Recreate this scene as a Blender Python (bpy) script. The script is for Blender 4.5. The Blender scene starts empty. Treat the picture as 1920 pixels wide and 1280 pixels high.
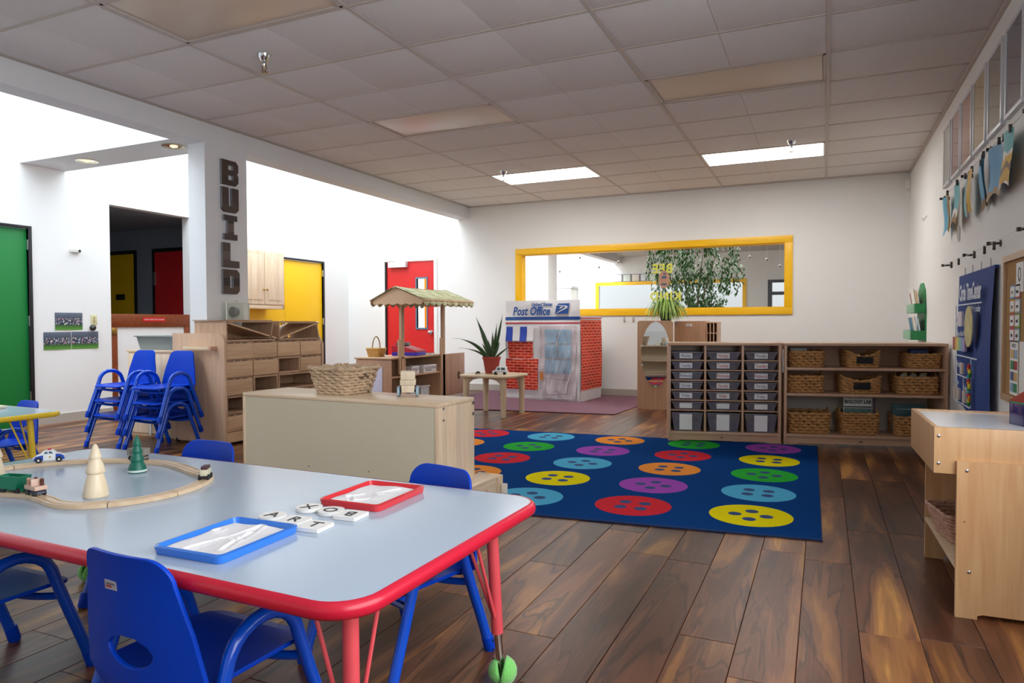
import bpy, bmesh, math, random
from mathutils import Vector, Matrix
from math import sin, cos, pi, radians
random.seed(7)
sc = bpy.context.scene
C = sc.collection

# ------------------------------------------------------------------ camera, world, light, exposure
CAMZ = 1.01
FPX, YAW, PITCH, ROLL = 1295.86, 0.4236, -0.0263, -0.0032
cam_d = bpy.data.cameras.new('camera')
cam = bpy.data.objects.new('camera', cam_d); C.objects.link(cam)
cam_d.sensor_width = 36.0; cam_d.lens = FPX * 36.0 / 1920.0; cam_d.clip_start = 0.02; cam_d.clip_end = 200
r = Vector((cos(YAW), sin(YAW), 0)); f = Vector((-sin(YAW), cos(YAW), 0)); u = Vector((0, 0, 1))
f2 = cos(PITCH) * f + sin(PITCH) * u; u2 = -sin(PITCH) * f + cos(PITCH) * u
rr = cos(ROLL) * r + sin(ROLL) * u2; uu = -sin(ROLL) * r + cos(ROLL) * u2
M = Matrix((rr, uu, -f2)).transposed().to_4x4(); M.translation = (0, 0, CAMZ)
cam.matrix_world = M
sc.camera = cam

sc.view_settings.view_transform = 'Standard'; sc.view_settings.look = 'None'
sc.view_settings.gamma = 1.0; sc.view_settings.use_curve_mapping = False
sc.view_settings.exposure = 0.0

w = bpy.data.worlds.new('sky'); sc.world = w; w.use_nodes = True
w.node_tree.nodes['Background'].inputs[0].default_value = (0.86, 0.93, 1.0, 1)
w.node_tree.nodes['Background'].inputs[1].default_value = 1.7

def area(name, loc, rot, sx, sy, power, col=(1, 1, 1), spread=180):
    d = bpy.data.lights.new(name, 'AREA'); d.shape = 'RECTANGLE'; d.size = sx; d.size_y = sy
    d.energy = power; d.color = col; d.spread = radians(spread)
    o = bpy.data.objects.new(name, d); C.objects.link(o); o.location = loc; o.rotation_euler = rot
    return o
area('skylight', (-6.15, 4.0, 4.42), (0, 0, 0), 1.7, 9.6, 325, (0.82, 0.92, 1.0))
area('skylight_next_room', (-6.15, 13.8, 4.42), (0, 0, 0), 1.7, 7.5, 520, (0.93, 0.97, 1.0))
area('window_daylight_right', (0.88, 0.9, 1.5), (0, radians(90), 0), 1.7, 3.0, 68, (0.96, 0.98, 1.0))
area('window_daylight_behind', (-3.0, -1.9, 1.6), (radians(90), 0, 0), 5.0, 1.6, 2, (0.9, 0.95, 1.0))  # weak fill added behind the camera; the wall there has no window
area('next_room_lamps', (-2.4, 11.3, 2.70), (0, 0, 0), 4.0, 2.0, 170, (1, 0.98, 0.95))  # unseen area light added under the next room's ceiling to brighten it

# ------------------------------------------------------------------ helpers
def lin(h):
    if isinstance(h, str):
        h = [int(h[i:i+2], 16) for i in (0, 2, 4)]
    o = []
    for c in h:
        c = c / 255.0
        o.append(c / 12.92 if c <= 0.04045 else ((c + 0.055) / 1.055) ** 2.4)
    return (o[0], o[1], o[2], 1.0)

_m = {}
def mat(name, col='ffffff', rough=0.5, metal=0.0, var=0.0, vscale=8.0, bump=0.0, bscale=60.0, emit=0.0, trans=0.0, alpha=1.0, coat=0.0, spec=0.5, sheen=0.0):
    if name in _m: return _m[name]
    m = bpy.data.materials.new(name); m.use_nodes = True; _m[name] = m
    nt = m.node_tree; b = nt.nodes['Principled BSDF']
    c = lin(col)
    b.inputs['Base Color'].default_value = c
    b.inputs['Roughness'].default_value = rough; b.inputs['Metallic'].default_value = metal
    b.inputs['Coat Weight'].default_value = coat; b.inputs['Specular IOR Level'].default_value = spec
    b.inputs['Sheen Weight'].default_value = sheen
    if trans: b.inputs['Transmission Weight'].default_value = trans
    if alpha < 1: b.inputs['Alpha'].default_value = alpha
    if emit:
        b.inputs['Emission Color'].default_value = c; b.inputs['Emission Strength'].default_value = emit
    tc = nt.nodes.new('ShaderNodeTexCoord')
    if var == 0 and not emit: var = 0.02
    if var:
        n = nt.nodes.new('ShaderNodeTexNoise'); n.inputs['Scale'].default_value = vscale; n.inputs['Detail'].default_value = 4
        nt.links.new(tc.outputs['Object'], n.inputs['Vector'])
        mx = nt.nodes.new('ShaderNodeMix'); mx.data_type = 'RGBA'
        mx.inputs[6].default_value = tuple(x * (1 - var) for x in c[:3]) + (1,)
        mx.inputs[7].default_value = tuple(min(1, x * (1 + var)) for x in c[:3]) + (1,)
        nt.links.new(n.outputs['Fac'], mx.inputs[0]); nt.links.new(mx.outputs[2], b.inputs['Base Color'])
    if bump:
        n2 = nt.nodes.new('ShaderNodeTexNoise'); n2.inputs['Scale'].default_value = bscale; n2.inputs['Detail'].default_value = 3
        nt.links.new(tc.outputs['Object'], n2.inputs['Vector'])
        bp = nt.nodes.new('ShaderNodeBump'); bp.inputs['Strength'].default_value = bump; bp.inputs['Distance'].default_value = 0.01
        nt.links.new(n2.outputs['Fac'], bp.inputs['Height']); nt.links.new(bp.outputs[0], b.inputs['Normal'])
    return m

def ramp(nt, pts):
    rp = nt.nodes.new('ShaderNodeValToRGB'); el = rp.color_ramp.elements
    while len(el) > 1: el.remove(el[-1])
    el[0].position = pts[0][0]; el[0].color = lin(pts[0][1])
    for p, c in pts[1:]:
        e = el.new(p); e.color = lin(c)
    return rp

def math_node(nt, op, a, b=None):
    n = nt.nodes.new('ShaderNodeMath'); n.operation = op
    for i, v in enumerate((a, b)):
        if v is None: continue
        if isinstance(v, (int, float)): n.inputs[i].default_value = v
        else: nt.links.new(v, n.inputs[i])
    return n.outputs[0]

def wood(name, c1, c2, axis='x', strip=0.0, saxis='y', rough=0.35, tone=0.12):
    """fine straight-grained wood; axis = grain direction in object coordinates; strip = width of glued staves"""
    if name in _m: return _m[name]
    m = bpy.data.materials.new(name); m.use_nodes = True; _m[name] = m
    nt = m.node_tree; b = nt.nodes['Principled BSDF']; b.inputs['Roughness'].default_value = rough
    tc = nt.nodes.new('ShaderNodeTexCoord')
    mp = nt.nodes.new('ShaderNodeMapping'); nt.links.new(tc.outputs['Object'], mp.inputs[0])
    s = {'x': (1.6, 22, 22), 'y': (22, 1.6, 22), 'z': (22, 22, 1.6)}[axis]
    mp.inputs['Scale'].default_value = s
    n = nt.nodes.new('ShaderNodeTexNoise'); n.noise_dimensions = '4D'; n.inputs['Scale'].default_value = 1.0; n.inputs['Detail'].default_value = 5; n.inputs['Distortion'].default_value = 1.7
    nt.links.new(mp.outputs[0], n.inputs['Vector'])
    oi = nt.nodes.new('ShaderNodeObjectInfo')
    wv = math_node(nt, 'MULTIPLY', oi.outputs['Random'], 30.0)
    nt.links.new(wv, n.inputs['W'])
    rp = ramp(nt, [(0.3, c1), (0.7, c2)]); nt.links.new(n.outputs['Fac'], rp.inputs[0])
    val = math_node(nt, 'MULTIPLY', math_node(nt, 'SUBTRACT', oi.outputs['Random'], 0.5), tone)
    if strip:
        sp = nt.nodes.new('ShaderNodeSeparateXYZ'); nt.links.new(tc.outputs['Object'], sp.inputs[0])
        q = math_node(nt, 'FLOOR', math_node(nt, 'DIVIDE', sp.outputs[saxis.upper()], strip))
        wn = nt.nodes.new('ShaderNodeTexWhiteNoise'); wn.noise_dimensions = '1D'; nt.links.new(q, wn.inputs['W'])
        val = math_node(nt, 'ADD', val, math_node(nt, 'MULTIPLY', math_node(nt, 'SUBTRACT', wn.outputs['Value'], 0.5), 0.15))
    hs = nt.nodes.new('ShaderNodeHueSaturation'); nt.links.new(rp.outputs[0], hs.inputs['Color'])
    nt.links.new(math_node(nt, 'ADD', val, 1.0), hs.inputs['Value'])
    nt.links.new(hs.outputs[0], b.inputs['Base Color'])
    return m

def fin(o, name, material, parent=None, label=None, cat=None, group=None, kind=None):
    if material is not None and o.type == 'MESH' and len(o.data.materials) == 0: o.data.materials.append(material)
    if parent is not None: o.parent = parent
    if label: o['label'] = label
    if cat: o['category'] = cat
    if group: o['group'] = group
    if kind: o['kind'] = kind
    return o

class MB:
    def __init__(s): s.v = []; s.f = []
    def add(s, vs, fs, m=None):
        k = len(s.v)
        if m is not None: vs = [m @ Vector(p) for p in vs]
        s.v += [tuple(p) for p in vs]; s.f += [tuple(i + k for i in q) for q in fs]
        return s
    def box(s, x0, x1, y0, y1, z0, z1, bev=0.0, m=None):
        if x0 > x1: x0, x1 = x1, x0
        if y0 > y1: y0, y1 = y1, y0
        if z0 > z1: z0, z1 = z1, z0
        if not bev:
            vs = [(x, y, z) for z in (z0, z1) for y in (y0, y1) for x in (x0, x1)]
            return s.add(vs, [(0, 2, 3, 1), (4, 5, 7, 6), (0, 1, 5, 4), (2, 6, 7, 3), (0, 4, 6, 2), (1, 3, 7, 5)], m)
        bev = min(bev, (x1-x0)*.45, (y1-y0)*.45, (z1-z0)*.45)
        bm = bmesh.new(); bmesh.ops.create_cube(bm, size=1)
        for vt in bm.verts: vt.co = ((x0+x1)/2 + vt.co.x*(x1-x0), (y0+y1)/2 + vt.co.y*(y1-y0), (z0+z1)/2 + vt.co.z*(z1-z0))
        bmesh.ops.bevel(bm, geom=bm.edges[:], offset=bev, segments=2, affect='EDGES', profile=0.6)
        bm.verts.ensure_lookup_table()
        vs = [v.co.copy() for v in bm.verts]; fs = [[v.index for v in fc.verts] for fc in bm.faces]; bm.free()
        return s.add(vs, fs, m)
    def tube(s, pts, rad, seg=10, closed=False, cap=True, m=None):
        pts = [Vector(p) for p in pts]; n = len(pts); rads = rad if isinstance(rad, (list, tuple)) else [rad]*n
        vs = []; prev = None
        for i, p in enumerate(pts):
            if closed: t = (pts[(i+1) % n] - pts[i-1])
            else: t = pts[min(i+1, n-1)] - pts[max(i-1, 0)]
            t.normalize()
            if prev is None:
                a = Vector((0, 0, 1)) if abs(t.z) < .9 else Vector((1, 0, 0))
                nx = t.cross(a).normalized()
            else:
                nx = (prev - t * prev.dot(t)).normalized()
            prev = nx; ny = t.cross(nx)
            for k in range(seg):
                a = 2*pi*k/seg; vs.append(p + (nx*cos(a) + ny*sin(a))*rads[i])
        fs = []
        for i in range(n if closed else n-1):
            j = (i+1) % n
            for k in range(seg):
                l = (k+1) % seg; fs.append((i*seg+k, i*seg+l, j*seg+l, j*seg+k))
        if cap and not closed:
            fs.append(tuple(range(seg))[::-1]); fs.append(tuple((n-1)*seg + k for k in range(seg)))
        return s.add(vs, fs, m)
    def lathe(s, prof, seg=24, c=(0, 0, 0), m=None, cap=True):
        vs = []; fs = []
        for (rd, z) in prof:
            for k in range(seg):
                a = 2*pi*k/seg; vs.append((c[0]+rd*cos(a), c[1]+rd*sin(a), c[2]+z))
        for i in range(len(prof)-1):
            for k in range(seg):
                l = (k+1) % seg; fs.append((i*seg+k, i*seg+l, (i+1)*seg+l, (i+1)*seg+k))
        if cap:
            fs.append(tuple(range(seg))[::-1]); fs.append(tuple((len(prof)-1)*seg+k for k in range(seg)))
        return s.add(vs, fs, m)
    def prism(s, pts, axis, a0, a1, m=None):
        """extrude a convex or simple polygon: pts are the two other coordinates in xyz order"""
        def P(p, a):
            return {'x': (a, p[0], p[1]), 'y': (p[0], a, p[1]), 'z': (p[0], p[1], a)}[axis]
        n = len(pts); vs = [P(p, a0) for p in pts] + [P(p, a1) for p in pts]
        fs = [tuple(range(n))[::-1], tuple(range(n, 2*n))] + [(i, (i+1) % n, n+(i+1) % n, n+i) for i in range(n)]
        return s.add(vs, fs, m)
    def grid(s, fn, nu, nv, m=None, flip=False):
        vs = [fn(i/nu, j/nv) for j in range(nv+1) for i in range(nu+1)]
        fs = []
        for j in range(nv):
            for i in range(nu):
                a = j*(nu+1)+i; q = (a, a+1, a+nu+2, a+nu+1); fs.append(q[::-1] if flip else q)
        return s.add(vs, fs, m)
    def sphere(s, c, rd, seg=14, rings=8, sc_=(1, 1, 1), m=None):
        prof = []
        vs = []; fs = []
        for i in range(rings+1):
            t = pi*i/rings
            for k in range(seg):
                a = 2*pi*k/seg
                vs.append((c[0]+rd*sc_[0]*sin(t)*cos(a), c[1]+rd*sc_[1]*sin(t)*sin(a), c[2]+rd*sc_[2]*cos(t)))
        for i in range(rings):
            for k in range(seg):
                l = (k+1) % seg; fs.append((i*seg+k, (i+1)*seg+k, (i+1)*seg+l, i*seg+l))
        return s.add(vs, fs, m)
    def mesh(s, name, recalc=True, smooth=35):
        me = bpy.data.meshes.new(name); me.from_pydata(s.v, [], s.f)
        bm = bmesh.new(); bm.from_mesh(me)
        bmesh.ops.remove_doubles(bm, verts=bm.verts[:], dist=1e-6)
        if recalc: bmesh.ops.recalc_face_normals(bm, faces=bm.faces[:])
        if smooth:
            for fc in bm.faces: fc.smooth = True
        bm.to_mesh(me); bm.free()
        if smooth: me.set_sharp_from_angle(angle=radians(smooth))
        return me
    def obj(s, name, material, parent=None, label=None, cat=None, group=None, kind=None, recalc=True, smooth=35):
        o = bpy.data.objects.new(name, s.mesh(name, recalc, smooth)); C.objects.link(o)
        return fin(o, name, material, parent, label, cat, group, kind)

def thing(name, label, cat, loc=(0, 0, 0), rz=0.0, group=None, kind=None):
    o = bpy.data.objects.new(name, None); C.objects.link(o); o.empty_display_size = 0.05
    o.location = loc; o.rotation_euler = (0, 0, rz)
    o['label'] = label
    if cat: o['category'] = cat
    if group: o['group'] = group
    if kind: o['kind'] = kind
    return o

def dup(root, loc, rz, label=None, group=None):
    c = root.copy(); C.objects.link(c); c.location = loc; c.rotation_euler = (0, 0, rz)
    if label: c['label'] = label
    if group: c['group'] = group
    for ch in list(root.children):
        d = ch.copy(); C.objects.link(d); d.parent = c
        for g in list(ch.children):
            e = g.copy(); C.objects.link(e); e.parent = d
    return c

def text(s, size, material, loc, rot, parent=None, name='lettering', ext=0.0006, align='CENTER', sx=1.0, shear=0.0, spacing=1.0, bold=0.0, mirror=False):
    cu = bpy.data.curves.new(name, 'FONT'); cu.body = s; cu.size = size; cu.extrude = ext; cu.align_x = align; cu.align_y = 'CENTER'
    cu.shear = shear; cu.space_character = spacing; cu.offset = bold; cu.resolution_u = 2
    t = bpy.data.objects.new('tmp', cu); C.objects.link(t)
    bpy.context.view_layer.update()
    me = bpy.data.meshes.new_from_object(t.evaluated_get(bpy.context.evaluated_depsgraph_get()))
    C.objects.unlink(t); bpy.data.objects.remove(t)
    for v in me.vertices:
        v.co.x *= sx * (-1 if mirror else 1)
    if mirror: me.flip_normals()
    me.materials.clear(); me.materials.append(material)
    o = bpy.data.objects.new(name, me); C.objects.link(o)
    o.location = loc; o.rotation_euler = rot
    if parent is not None: o.parent = parent
    return o
FRONT = (radians(90), 0, 0)            # reads on a face that looks to -y
LEFTW = (radians(90), 0, radians(-90)) # reads on a face that looks to -x
RIGHTW = (radians(90), 0, radians(90)) # reads on a face that looks to +x

def shape2d(loops, ext, bev=0.0, name='shape'):
    """filled flat shape with holes through a 2D curve; returns mesh in its XY plane"""
    cu = bpy.data.curves.new(name, 'CURVE'); cu.dimensions = '2D'; cu.fill_mode = 'BOTH'; cu.extrude = ext; cu.bevel_depth = bev; cu.bevel_resolution = 1
    for lp in loops:
        sp = cu.splines.new('POLY'); sp.points.add(len(lp)-1); sp.use_cyclic_u = True
        for p, q in zip(sp.points, lp): p.co = (q[0], q[1], 0, 1)
    t = bpy.data.objects.new('tmp', cu); C.objects.link(t); bpy.context.view_layer.update()
    me = bpy.data.meshes.new_from_object(t.evaluated_get(bpy.context.evaluated_depsgraph_get()))
    C.objects.unlink(t); bpy.data.objects.remove(t)
    return me

def rrect(x0, x1, y0, y1, rad, n=6):
    o = []
    for cx, cy, a0 in ((x1-rad, y1-rad, 0), (x0+rad, y1-rad, 90), (x0+rad, y0+rad, 180), (x1-rad, y0+rad, 270)):
        for k in range(n+1):
            a = radians(a0 + 90*k/n); o.append((cx+rad*cos(a), cy+rad*sin(a)))
    return o

def link_mesh(me, name, material, parent=None, loc=(0, 0, 0), rot=(0, 0, 0), **kw):
    o = bpy.data.objects.new(name, me); C.objects.link(o); o.location = loc; o.rotation_euler = rot
    if material is not None:
        me.materials.clear(); me.materials.append(material)
    return fin(o, name, None, parent, **kw)

# ------------------------------------------------------------------ materials
W_white = mat('wall_paint', 'edecea', 0.75, var=0.015, vscale=2.0, bump=0.06, bscale=180)
W_soffit = mat('soffit_paint', 'dfe0e2', 0.8, var=0.015, bump=0.05, bscale=150)
yellow_gloss = mat('yellow_frame_paint', 'ffc300', 0.35)
blk = mat('black_frame_paint', '17171a', 0.4)
redp = mat('red_door_paint', 'd8262b', 0.4)
grn = mat('green_door_paint', '067c36', 0.45)
yelp = mat('yellow_door_paint', 'ffc808', 0.45)
white = mat('white_paint', 'f2f2f0', 0.4)
metal = mat('brushed_metal', 'b9bcc0', 0.28, metal=1.0)
chrome = mat('chrome', 'd5d8dc', 0.12, metal=1.0)
dark = mat('dark_plastic', '202024', 0.5)
blue = mat('blue_chair_plastic', '003fbe', 0.38, spec=0.22)
blue_t = mat('blue_chair_tube', '004ecb', 0.22, coat=0.25)
maple_z = wood('maple_vertical', 'e2c4a2', 'f0dcc2', 'z', strip=0.045, saxis='x')
maple_zy = wood('maple_vertical_side', 'e2c4a2', 'f0dcc2', 'z', strip=0.045, saxis='y')
maple_x = wood('maple_along', 'e2c3a0', 'f0dabc', 'x')
maple_y = wood('maple_across', 'e2c3a0', 'f0dabc', 'y')
ply = wood('birch_ply', 'c9986a', 'd9b182', 'z', tone=0.05)
ply_edge = wood('birch_edge', 'dcc09a', 'ead3b2', 'x')
carcass = wood('shelf_wood', 'c2997c', 'd4ae90', 'x')
carcass_z = wood('shelf_wood_upright', 'c2997c', 'd4ae90', 'z')
blockw = wood('hollow_block_wood', 'c9a37f', 'dfbd99', 'y', tone=0.22)
blockw2 = wood('hollow_block_rim', 'b08c70', 'c8a587', 'z', tone=0.2)
palew = wood('pale_toy_wood', 'e3cfae', 'f0e2c8', 'z')
trackw = wood('track_beech', 'd3b592', 'e4ccad', 'x')
redwood = wood('gate_wood', '6e3012', '8c451f', 'x', rough=0.3)
paper = mat('white_paper', 'f0f0ee', 0.7)

# ------------------------------------------------------------------ room shell
XL, XR, YB, XB, ZC = -7.17, 0.912, 9.33, -4.91, 2.765
ZB, XBo, ZH = 2.592, -5.11, 4.45
YN = 18.0
def struct(mb, name, m, label, parent=None):
    return mb.obj(name, m, parent, label=label, kind='structure')

# floor: planks of vinyl wood
def floor_mat(name, obj_random):
    m = bpy.data.materials.new(name); m.use_nodes = True; nt = m.node_tree; b = nt.nodes['Principled BSDF']
    geo = nt.nodes.new('ShaderNodeNewGeometry')
    if obj_random:
        oi = nt.nodes.new('ShaderNodeObjectInfo'); R = oi.outputs['Random']
    else:
        at = nt.nodes.new('ShaderNodeAttribute'); at.attribute_name = 'plank'; R = at.outputs['Fac']
    sp = nt.nodes.new('ShaderNodeSeparateXYZ'); nt.links.new(geo.outputs['Position'], sp.inputs[0])
    cb = nt.nodes.new('ShaderNodeCombineXYZ')
    nt.links.new(math_node(nt, 'MULTIPLY', sp.outputs['X'], 7.5), cb.inputs[0])
    nt.links.new(math_node(nt, 'MULTIPLY', sp.outputs['Y'], 1.0), cb.inputs[1])
    nt.links.new(math_node(nt, 'MULTIPLY', R, 90.0), cb.inputs[2])
    n = nt.nodes.new('ShaderNodeTexNoise'); n.inputs['Scale'].default_value = 1.0; n.inputs['Detail'].default_value = 4; n.inputs['Distortion'].default_value = .7; n.inputs['Roughness'].default_value = 0.45
    nt.links.new(cb.outputs[0], n.inputs['Vector'])
    rp = ramp(nt, [(0.30, '3a251d'), (0.42, '5c3d30'), (0.52, '6f4c3d'), (0.60, '8e664b'), (0.70, 'b88c60')]); nt.links.new(n.outputs['Fac'], rp.inputs[0])
    # fine fibres
    cb2 = nt.nodes.new('ShaderNodeCombineXYZ')
    nt.links.new(math_node(nt, 'MULTIPLY', sp.outputs['X'], 120.0), cb2.inputs[0])
    nt.links.new(math_node(nt, 'MULTIPLY', sp.outputs['Y'], 5.0), cb2.inputs[1]); nt.links.new(math_node(nt, 'MULTIPLY', R, 30.0), cb2.inputs[2])
    n2 = nt.nodes.new('ShaderNodeTexNoise'); n2.inputs['Scale'].default_value = 1.0; n2.inputs['Detail'].default_value = 3
    nt.links.new(cb2.outputs[0], n2.inputs['Vector'])
    # growth rings and dark heartwood lines follow the figure of the same noise
    ring = math_node(nt, 'ADD', math_node(nt, 'MULTIPLY', math_node(nt, 'SINE', math_node(nt, 'MULTIPLY', n.outputs['Fac'], 85.0)), 0.10), 0.93)
    vein = math_node(nt, 'ABSOLUTE', math_node(nt, 'SUBTRACT', n.outputs['Fac'], math_node(nt, 'ADD', math_node(nt, 'MULTIPLY', R, 0.16), 0.42)))
    mr = nt.nodes.new('ShaderNodeMapRange'); mr.inputs['From Min'].default_value = 0.002; mr.inputs['From Max'].default_value = 0.014
    mr.inputs['To Min'].default_value = 0.45; mr.inputs['To Max'].default_value = 1.0; nt.links.new(vein, mr.inputs['Value'])
    fig = math_node(nt, 'MULTIPLY', mr.outputs[0], ring)
    v1 = math_node(nt, 'MULTIPLY', fig, math_node(nt, 'ADD', math_node(nt, 'MULTIPLY', n2.outputs['Fac'], 0.55), 0.72))
    wn = nt.nodes.new('ShaderNodeTexWhiteNoise'); wn.noise_dimensions = '1D'; nt.links.new(math_node(nt, 'MULTIPLY', R, 777.0), wn.inputs['W'])
    v2 = math_node(nt, 'MULTIPLY', v1, math_node(nt, 'ADD', math_node(nt, 'MULTIPLY', wn.outputs['Value'], 0.62), 0.52))
    hs = nt.nodes.new('ShaderNodeHueSaturation'); hs.inputs['Saturation'].default_value = 1.18
    nt.links.new(rp.outputs[0], hs.inputs['Color']); nt.links.new(v2, hs.inputs['Value'])
    nt.links.new(hs.outputs[0], b.inputs['Base Color'])
    b.inputs['Roughness'].default_value = 0.34; b.inputs['Specular IOR Level'].default_value = 0.3
    bp = nt.nodes.new('ShaderNodeBump'); bp.inputs['Strength'].default_value = 0.12; bp.inputs['Distance'].default_value = 0.004
    nt.links.new(n2.outputs['Fac'], bp.inputs['Height']); nt.links.new(bp.outputs[0], b.inputs['Normal'])
    return m
floor_o = thing('floor', 'dark brown figured wood plank floor', None, kind='structure')
MB().box(XL-.1, 1.3, -2.2, YB+.05, -.06, -.009).obj('subfloor', mat('subfloor', '2a1d18', 0.8), floor_o)
PW, PL, GAP = 0.178, 1.215, 0.0009
def plank_geo(mb, cx, cy, w_, l_):
    x0, x1, y0, y1 = cx-w_/2+GAP, cx+w_/2-GAP, cy-l_/2+GAP, cy+l_/2-GAP; e = .0014
    vs = [(x0, y0, -.009), (x1, y0, -.009), (x1, y1, -.009), (x0, y1, -.009), (x0, y0, -.0013), (x1, y0, -.0013), (x1, y1, -.0013), (x0, y1, -.0013),
          (x0+e, y0+e, 0), (x1-e, y0+e, 0), (x1-e, y1-e, 0), (x0+e, y1-e, 0)]
    mb.add(vs, [(0, 1, 5, 4), (1, 2, 6, 5), (2, 3, 7, 6), (3, 0, 4, 7), (4, 5, 9, 8), (5, 6, 10, 9), (6, 7, 11, 10), (7, 4, 8, 11), (8, 9, 10, 11)])
rnd = random.Random(3)
planks = []
x = XR + .09
while x > XL:
    off = rnd.random()*PL
    y = -1.6 - off
    while y < YB:
        y0, y1 = max(y, -1.7), min(y+PL, YB)
        if y1-y0 > .1 and y1 > -1.6: planks.append((x-PW/2, (y0+y1)/2, y1-y0))
        y += PL
    x -= PW
def seen(p):
    d = Vector((p[0], p[1], -CAMZ)); z = d.dot(f2)
    if z < .4: return 99
    uu_, vv_ = d.dot(rr)/z*FPX, -d.dot(uu)/z*FPX
    return z if abs(uu_) < 1050 and vv_ < 760 else 60+z
planks.sort(key=seen)
pm_full = MB(); plank_geo(pm_full, 0, 0, PW, PL); pm_full = pm_full.mesh('plank', smooth=0)
fm1, fm2 = floor_mat('wood_plank_floor', True), floor_mat('wood_plank_floor_far', False)
pm_full.materials.append(fm1)
for p in planks[:285]:
    if abs(p[2]-PL) < 1e-4: me = pm_full
    else:
        q = MB(); plank_geo(q, 0, 0, PW, p[2]); me = q.mesh('plank', smooth=0); me.materials.append(fm1)
    o = bpy.data.objects.new('plank', me); C.objects.link(o); o.location = (p[0], p[1], 0); o.parent = floor_o
q = MB(); vals = []
for p in planks[285:]:
    plank_geo(q, p[0], p[1], PW, p[2]); vals += [rnd.random()]*9
me = bpy.data.meshes.new('plank'); me.from_pydata(q.v, [], q.f); me.materials.append(fm2)
a = me.attributes.new('plank', 'FLOAT', 'FACE')
for i, vv in enumerate(vals): a.data[i].value = vv
o = bpy.data.objects.new('plank', me); C.objects.link(o); fin(o, 'plank', None, floor_o, kind='stuff')

# ceiling
ceil = thing('ceiling', 'suspended ceiling of pale mineral tiles in a white metal grid', None, kind='structure')
tile_m = mat('ceiling_tile', 'e2dedc', 0.9, var=0.03, vscale=30, bump=0.35, bscale=220)
grid_m = mat('ceiling_grid', 'c2b8b0', 0.5)
G = 0.6096; X0, Y0 = -3.644, 3.162
lights_cells = {(0, 7): 'lit', (4, 7): 'lit', (0, 3): 'off', (4, 3): 'off', (0, -1): 'off', (4, -1): 'off'}
def tile_mesh(w_, l_, groove):
    mb = MB(); t = .012; e = .004
    hw = w_/2-.011; hl = l_/2-.011
    segs = [(-hw, -.0025), (.0025, hw)] if groove else [(-hw, hw)]
    for (a, b_) in segs: mb.box(a, b_, -hl, hl, 0, t, 0.0015)
    if groove: mb.box(-.004, .004, -hl, hl, .004, t)
    return mb.mesh('ceiling_tile')
tm = {}
ix0, ix1 = -3, 9
jy0, jy1 = -8, 11
for i in range(-2, 8, 2):
    for j in range(jy0, jy1):
        if (i, j) in lights_cells: continue
        xa, xb = max(X0+i*G, XB), min(X0+(i+2)*G, XR); ya, yb = max(Y0+j*G, -2.1), min(Y0+(j+1)*G, YB)
        if xb-xa < .05 or yb-ya < .05: continue
        full = abs(xb-xa-2*G) < .01
        key = (round(xb-xa, 2), round(yb-ya, 2))
        if key not in tm:
            tm[key] = tile_mesh(xb-xa, yb-ya, full); tm[key].materials.append(tile_m)
        o = bpy.data.objects.new('ceiling_tile', tm[key]); C.objects.link(o); o.parent = ceil
        o.location = ((xa+xb)/2, (ya+yb)/2, ZC+.001)
# narrower tiles by the right wall and the beam get their groove where the 2 ft module falls
gb = MB()
for i in range(-2, 9, 2):
    xx = X0+i*G
    if XB < xx < XR: gb.box(xx-.012, xx+.012, -2.1, YB, ZC-.003, ZC+.02)
for j in range(jy0, jy1+1):
    yy = Y0+j*G
    if -2.1 < yy < YB: gb.box(XB, XR, yy-.012, yy+.012, ZC-.0025, ZC+.02)
gb.obj('ceiling_grid', grid_m, ceil)
q = MB(); q.box(XR-.022, XR, -2.1, YB, ZC-.02, ZC+.02); q.box(XB, XR, YB-.022, YB, ZC-.004, ZC+.02); q.box(XB, XB+.02, -2.1, YB, ZC-.004, ZC+.02)
q.obj('wall_angle', grid_m, ceil)
MB().box(XB-.2, XR+.3, -2.2, YB+.15, ZC+.14, ZC+.2).obj('plenum_deck', W_white, ceil)
# light fittings
lit_m = mat('lit_diffuser', 'fffdf8', 0.5, emit=17.0)
off_m = mat('unlit_diffuser', 'd8c6b4', 0.35, var=0.04, vscale=3)
LL = {(0, 7): 'lit fluorescent ceiling panel nearer the beam', (4, 7): 'lit fluorescent ceiling panel nearer the right wall',
      (0, 3): 'switched off ceiling light panel in front of the lit one near the beam', (4, 3): 'switched off ceiling light panel in front of the lit one near the right wall',
      (0, -1): 'large switched off ceiling light panel closest to the camera, upper left', (4, -1): 'switched off ceiling light panel above the camera'}
for (i, j), st in lights_cells.items():
    xa, ya = X0+i*G, Y0+j*G
    t = thing('ceiling_light', LL[(i, j)], 'ceiling light', (xa+G, ya+G/2, ZC), 0, 'ceiling light panels')
    q = MB()
    hx, hy = G-.013, G/2-.013
    for a in (-1, 1):
        q.box(-hx, hx, a*hy, a*(hy-.018), -.004, .05); q.box(a*hx, a*(hx-.018), -hy, hy, -.004, .05)
    q.box(-hx, hx, -hy, hy, .05, .11)
    q.obj('frame', white if st == 'lit' else grid_m, t)
    MB().box(-hx+.02, hx-.02, -hy+.02, hy-.02, .004, .012, .003).obj('diffuser', lit_m if st == 'lit' else off_m, t)
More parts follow.
